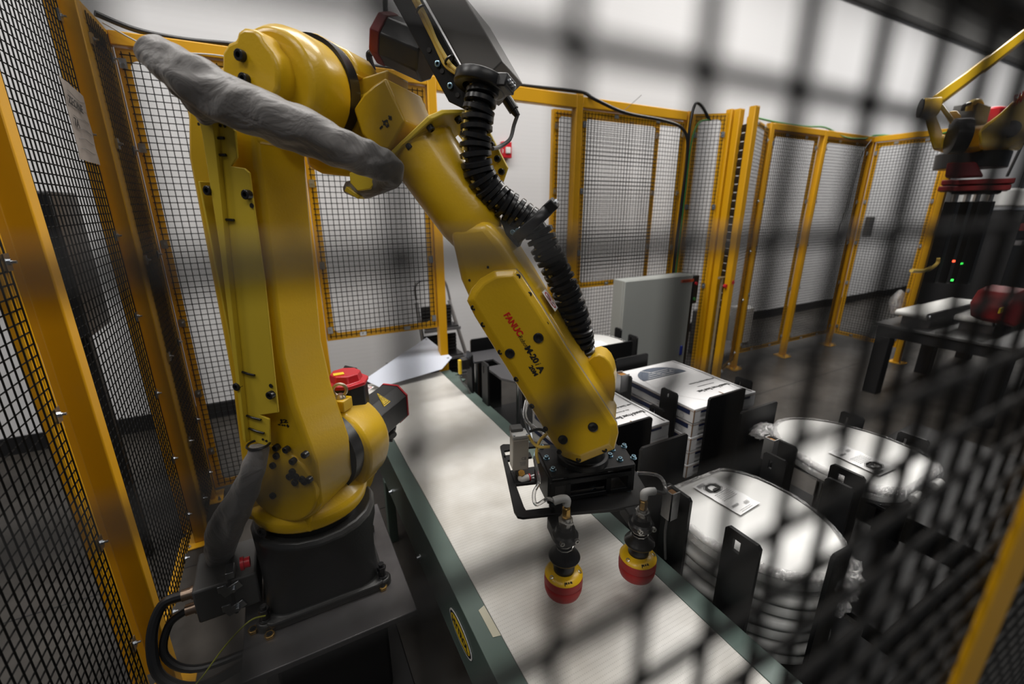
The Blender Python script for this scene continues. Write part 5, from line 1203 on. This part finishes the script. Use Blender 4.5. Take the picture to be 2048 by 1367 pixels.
# small things at the gate posts
o = MB().cyl((3.02, 2.22, 0.0), (3.02, 2.22, H(-.52)), .010, 10).build('air_riser', mat('tan_pipe', (.25, .2, .12), .5)); tag(o, 'tan air pipe rising between the yellow gate posts', 'pipe')
MB().cyl((2.98, 2.22, H(-.52)), (3.06, 2.22, H(-.52)), .010, 10).build('tee_fitting', MATS['tan_pipe'], o)
MB().lathe((3.015, 2.19, H(-.58)), -Yv, [(0, .016), (.02, .016)], 12).build('red_knob', RED, o); MB().lathe((3.06, 2.17, H(-.55)), -Yv, [(0, .016), (.02, .016)], 12).build('red_knob', RED, o)

# ================================================================== second cell on the right
TZ2 = H(-.89)
t = thing('steel_table', 'dark steel table carrying two small belt conveyors', 'table', (5.0, 1.25, 0))
MB().b2((4.20, .85, TZ2 - .02), (6.2, 1.66, TZ2)).build('table_top', mat('worn_grey_top', (.10, .10, .10), .4, metal=.4, vary=.2), t, bevel=.003)
MB().b2((4.22, .87, TZ2 - .10), (6.18, 1.64, TZ2 - .02)).build('apron', DARK, t)
for x in (4.27, 5.2, 6.1):
    for y in (.92, 1.59): MB().b2((x - .05, y - .05, 0), (x + .05, y + .05, TZ2 - .10)).build('leg', DARK, t, bevel=.004)
def mini(label, y0, y1, x0, x1, z):
    t = thing('small_conveyor', label, 'conveyor', ((x0 + x1) / 2, (y0 + y1) / 2, TZ2), 'small belt conveyors on the steel table')
    r_ = .022; pts = [V((x1, y0, H(z))), V((x0 + r_, y0, H(z)))] + [V((x0 + r_ - r_ * math.sin(math.pi * k / 8), y0, H(z) - r_ + r_ * math.cos(math.pi * k / 8))) for k in range(1, 8)] + [V((x0 + r_, y0, H(z) - 2 * r_)), V((x1, y0, H(z) - 2 * r_))]
    MB().prism(pts, Yv * (y1 - y0)).build('belt', BELTG, t, ang=30)
    for y in (y0 - .012, y1): MB().b2((x0 + .03, y, H(z) - .05), (x1, y + .012, H(z) - .004)).build('side_rail', DARK, t, bevel=.002)
    for x in (x0 + .12, x0 + .5): MB().b2((x, y0 + .01, TZ2), (x + .02, y1 - .01, H(z) - .045)).build('support', STEELPL, t)
    MB().lathe((x0 + r_, y0 - .013, H(z) - r_), -Yv, [(0, .012), (.006, .012)], 12).build('roller_axle', ZINC, t)
mini('left small belt conveyor on the dark table', 1.36, 1.55, 4.22, 5.25, -.765)
mini('right small belt conveyor on the dark table', 1.06, 1.27, 4.42, 5.6, -.765)
p = onY(2018, 610, 1.0)
o = MB().lathe(p - Xv * .05, (Xv * .3 + Yv * .95), [(-.08, .13), (.12, .13), (.14, .10)], 8).build('red_motor', DRED, bevel=.01); tag(o, 'red octagonal motor above the steel table at the right edge', 'motor')
MB().box(onY(2003, 620, .90), (.05, .01, .035)).build('warning_sticker', SIGNY, o)
def bagish(name, label, c, r, seed, m=FILM):
    rnd = random.Random(seed); rings = []
    for i in range(8):
        th = math.pi * (i + .3) / 8.6; rings.append([c + V((r[0] * math.sin(th) * math.cos(2 * math.pi * k / 16) * rnd.uniform(.8, 1.15), r[1] * math.sin(th) * math.sin(2 * math.pi * k / 16) * rnd.uniform(.8, 1.15), r[2] * math.cos(th) * rnd.uniform(.85, 1.1))) for k in range(16)])
    return tag(MB().loft(rings).build(name, m, ang=20), label, 'plastic bag')
bagish('plastic_bag', 'clear plastic bag hanging by the small conveyors', onY(1795, 605, 1.95), (.10, .06, .12), 3)
bagish('plastic_bag', 'clear crumpled plastic film on the floor behind the far fence', V((3.95, 2.80, .08)), (.25, .12, .09), 5)
# second robot
Y2 = 1.75
K2 = .78
def P2(x, y, Y=Y2): return onY(x, y, Y * K2)
D2 = V((P2(1945, 400).x, P2(1945, 400).y, 0)).normalized()
t = thing('second_robot', 'smaller-looking yellow palletising robot at the right edge', 'robot', P2(1930, 330))
mb = MB(); mb.lathe(P2(1944, 312), Zv, [(-.08, .183), (.016, .187), (.024, .17)], 32); mb.build('swivel_bearing', BLKM, t, bevel=.004)
mb = MB(); mb.prism(PZ_ := [P2(x, y, 1.62) for x, y in ((1862, 290), (1880, 302), (1960, 300), (2046, 296), (2052, 262), (2010, 215), (1990, 247), (1950, 250), (1925, 262), (1900, 270), (1866, 262))], D2 * .23); mb.build('turret', YEL, t, bevel=.02)
mb = MB(); mb.prism([P2(x, y, 1.60) for x, y in ((1866, 300), (1880, 300), (1884, 262), (1872, 230), (1864, 218), (1846, 222), (1852, 250), (1860, 280))], D2 * .08)
mb.prism([P2(x, y, 1.62) for x, y in ((1874, 210), (1882, 202), (1918, 250), (1908, 256))], D2 * .08); mb.build('link_arm', YEL, t, bevel=.01)
pa_ = P2(1843, 216, 1.60); pd_ = (-Xv * .6 + Yv * .8).normalized(); mb = MB(); mb.cyl(pa_, pa_ - pd_ * .07, .046, 24); h1 = mb.build('link_pivot', YEL, t, bevel=.006); MB().lathe(pa_, pd_, [(0, .044), (.006, .044)], 24).build('pivot_cover', BLKM, h1)
mb = MB(); mb.lathe(P2(1907, 273, 1.50), (-Xv * .6 + Yv * .8), [(-.05, .088), (.01, .088), (.014, .078)], 32); mb.build('joint_cover', BLKM, t)
mb = MB(); mb.tube([P2(1868, 205, 1.65), P2(1930, 160, 1.65), P2(2060, 62, 1.65)], .043, 4); mb.build('upper_link', YEL, t, bevel=.01)
mb = MB(); mb.prism([P2(x, y, 1.50) for x, y in ((1955, 258), (2000, 225), (2060, 170), (2060, 262), (2046, 286), (2015, 296), (1960, 296))], D2 * .22); mb.build('main_arm', YEL, t, bevel=.03, seg=4)
text_mesh('FANUC', .082, INKR, 'lettering', t, P2(2026, 212, 1.49), P2(2070, 186, 1.49) - P2(2026, 212, 1.49), Zv, offset=.002)
MB().lathe(P2(2020, 258, 1.49), -D2, [(0, .047), (.005, .047)], 24).build('lightening_hole', DARK, t)
MB().prism([P2(x, y, 1.72) for x, y in ((1898, 222), (1914, 220), (1922, 230), (1922, 250), (1904, 250))], D2 * .12).build('counterweight', YEL, t, bevel=.008)
bx = MB().box(P2(1938, 238, 1.85), (.23, .12, .16)).build('valve_box', mat('valve_grey', (.15, .15, .15), .4), t, bevel=.006)
for k, m_ in enumerate((CABLEY, BLKP)):
    MB().tube(smoothpath([P2(1938 - 12 * k, 222, 1.8), P2(1942 - 12 * k, 208 + 3 * k, 1.8), P2(1955 - 6 * k, 203 + 4 * k, 1.8), P2(1962, 215, 1.8), P2(1962, 240, 1.8)], 5), .018 - .006 * k, 8).build('cable_loop', m_, t)
MB().lathe(P2(1982, 228, 1.9), Zv, [(-.08, .086), (.024, .086), (.04, .07)], 8).build('motor_cap', RED, t, bevel=.004)
# its red tool with black uprights
t = thing('layer_gripper', 'dark red framed gripper with black columns under the second robot', 'gripper', P2(1945, 470))
MB().prism([P2(x, y, 1.62) for x, y in ((1895, 325), (1952, 323), (1968, 352), (1890, 354))], D2 * .23).build('tool_riser', DRED, t, bevel=.008)
for (xa_, xb_, ya_, th_, mm, nm_) in ((1876, 2022, 362, .030, DRED, 'frame_plate'), (1868, 2014, 376, .030, DRED, 'frame_plate'), (1898, 1998, 385, .02, BLK, 'lower_frame')):
    pa = P2(xa_, ya_ - 3, 1.62); pb = P2(xb_, ya_ - 3, 1.62); w_ = V((D2.y, -D2.x, 0)); mid = O + D2 * ((pa + pb) / 2 - O).dot(D2) + w_ * ((pa + pb) / 2 - O).dot(w_)
    MB().box(V((mid.x, mid.y, pa.z)) + D2 * .12, (abs((pb - pa).dot(w_)), .40, th_), (w_, D2, Zv)).build(nm_, mm, t, bevel=.004)
for xa, xb in ((1911, 1885), (1937, 1915), (1957, 1938), (1982, 1965)):
    p = P2(xa, 385); q = V((p.x, p.y, P2(xb, 560).z)); 
    MB().b2((p.x - .035, p.y - .03, q.z), (p.x + .035, p.y + .03, p.z - .06)).build('column', BLK, t, bevel=.004); MB().cyl((p.x, p.y, p.z - .06), (p.x, p.y, p.z + .01), .02, 10).build('column_rod', STEEL, t)
for k, (x, y) in enumerate(((1908, 522), (1925, 527), (1905, 560))): MB().box(P2(x, y, 1.60), (.012, .012, .012)).build('status_light', (LED_R, LED_G, LED_G)[k], t)
MB().tube(smoothpath([P2(1823, 541, 1.7), P2(1850, 541, 1.7), P2(1872, 528, 1.7), P2(1876, 516, 1.7)], 5), .012, 8).build('yellow_cable', CABLEY, t)
# dark machine behind the second robot
t = thing('stacking_machine', 'dark machine frame with a pale top cover behind the second robot', 'machine', (10.2, 2.6, 0))
MB().b2((9.0, 2.2, 0.0), (11.5, 3.1, H(-.05))).build('machine_body', DARK, t, bevel=.01)
MB().b2((8.95, 2.15, H(.0)), (11.5, 3.1, H(.24))).build('top_cover', LGREY, t, bevel=.03)
MB().b2((8.97, 2.14, H(-.30)), (11.5, 2.19, H(-.22))).build('cross_rail', DRED, t); MB().b2((8.97, 2.12, H(-.5)), (11.5, 2.19, H(-.44))).build('cross_rail', STEELPL, t)
MB().b2((8.97, 2.12, H(-.1)), (11.5, 2.19, H(-.04))).build('cross_rail', STEELPL, t)
MB().cyl(P2(2046, 286, 1.75), P2(2014, 352, 1.75), .010, 10).build('stay_rod', BLKP, bpy.data.objects['layer_gripper'])
# bright yellow thing at the lower right corner
o = MB().lathe(onY(1975, 1372, .075), Zv, [(-.03, .006), (-.004, .007), (.0, .0055)], 12).build('cable_plug', mat('lime_yellow', (.65, .65, .02), .4)); tag(o, 'lime yellow plug at the bottom right beside the near fence', 'plug')
MB().tube([onY(1975, 1366, .075), onY(1900, 1345, .08), onY(1850, 1338, .085)], .0015, 6).build('plug_cable', CABLEG, o)
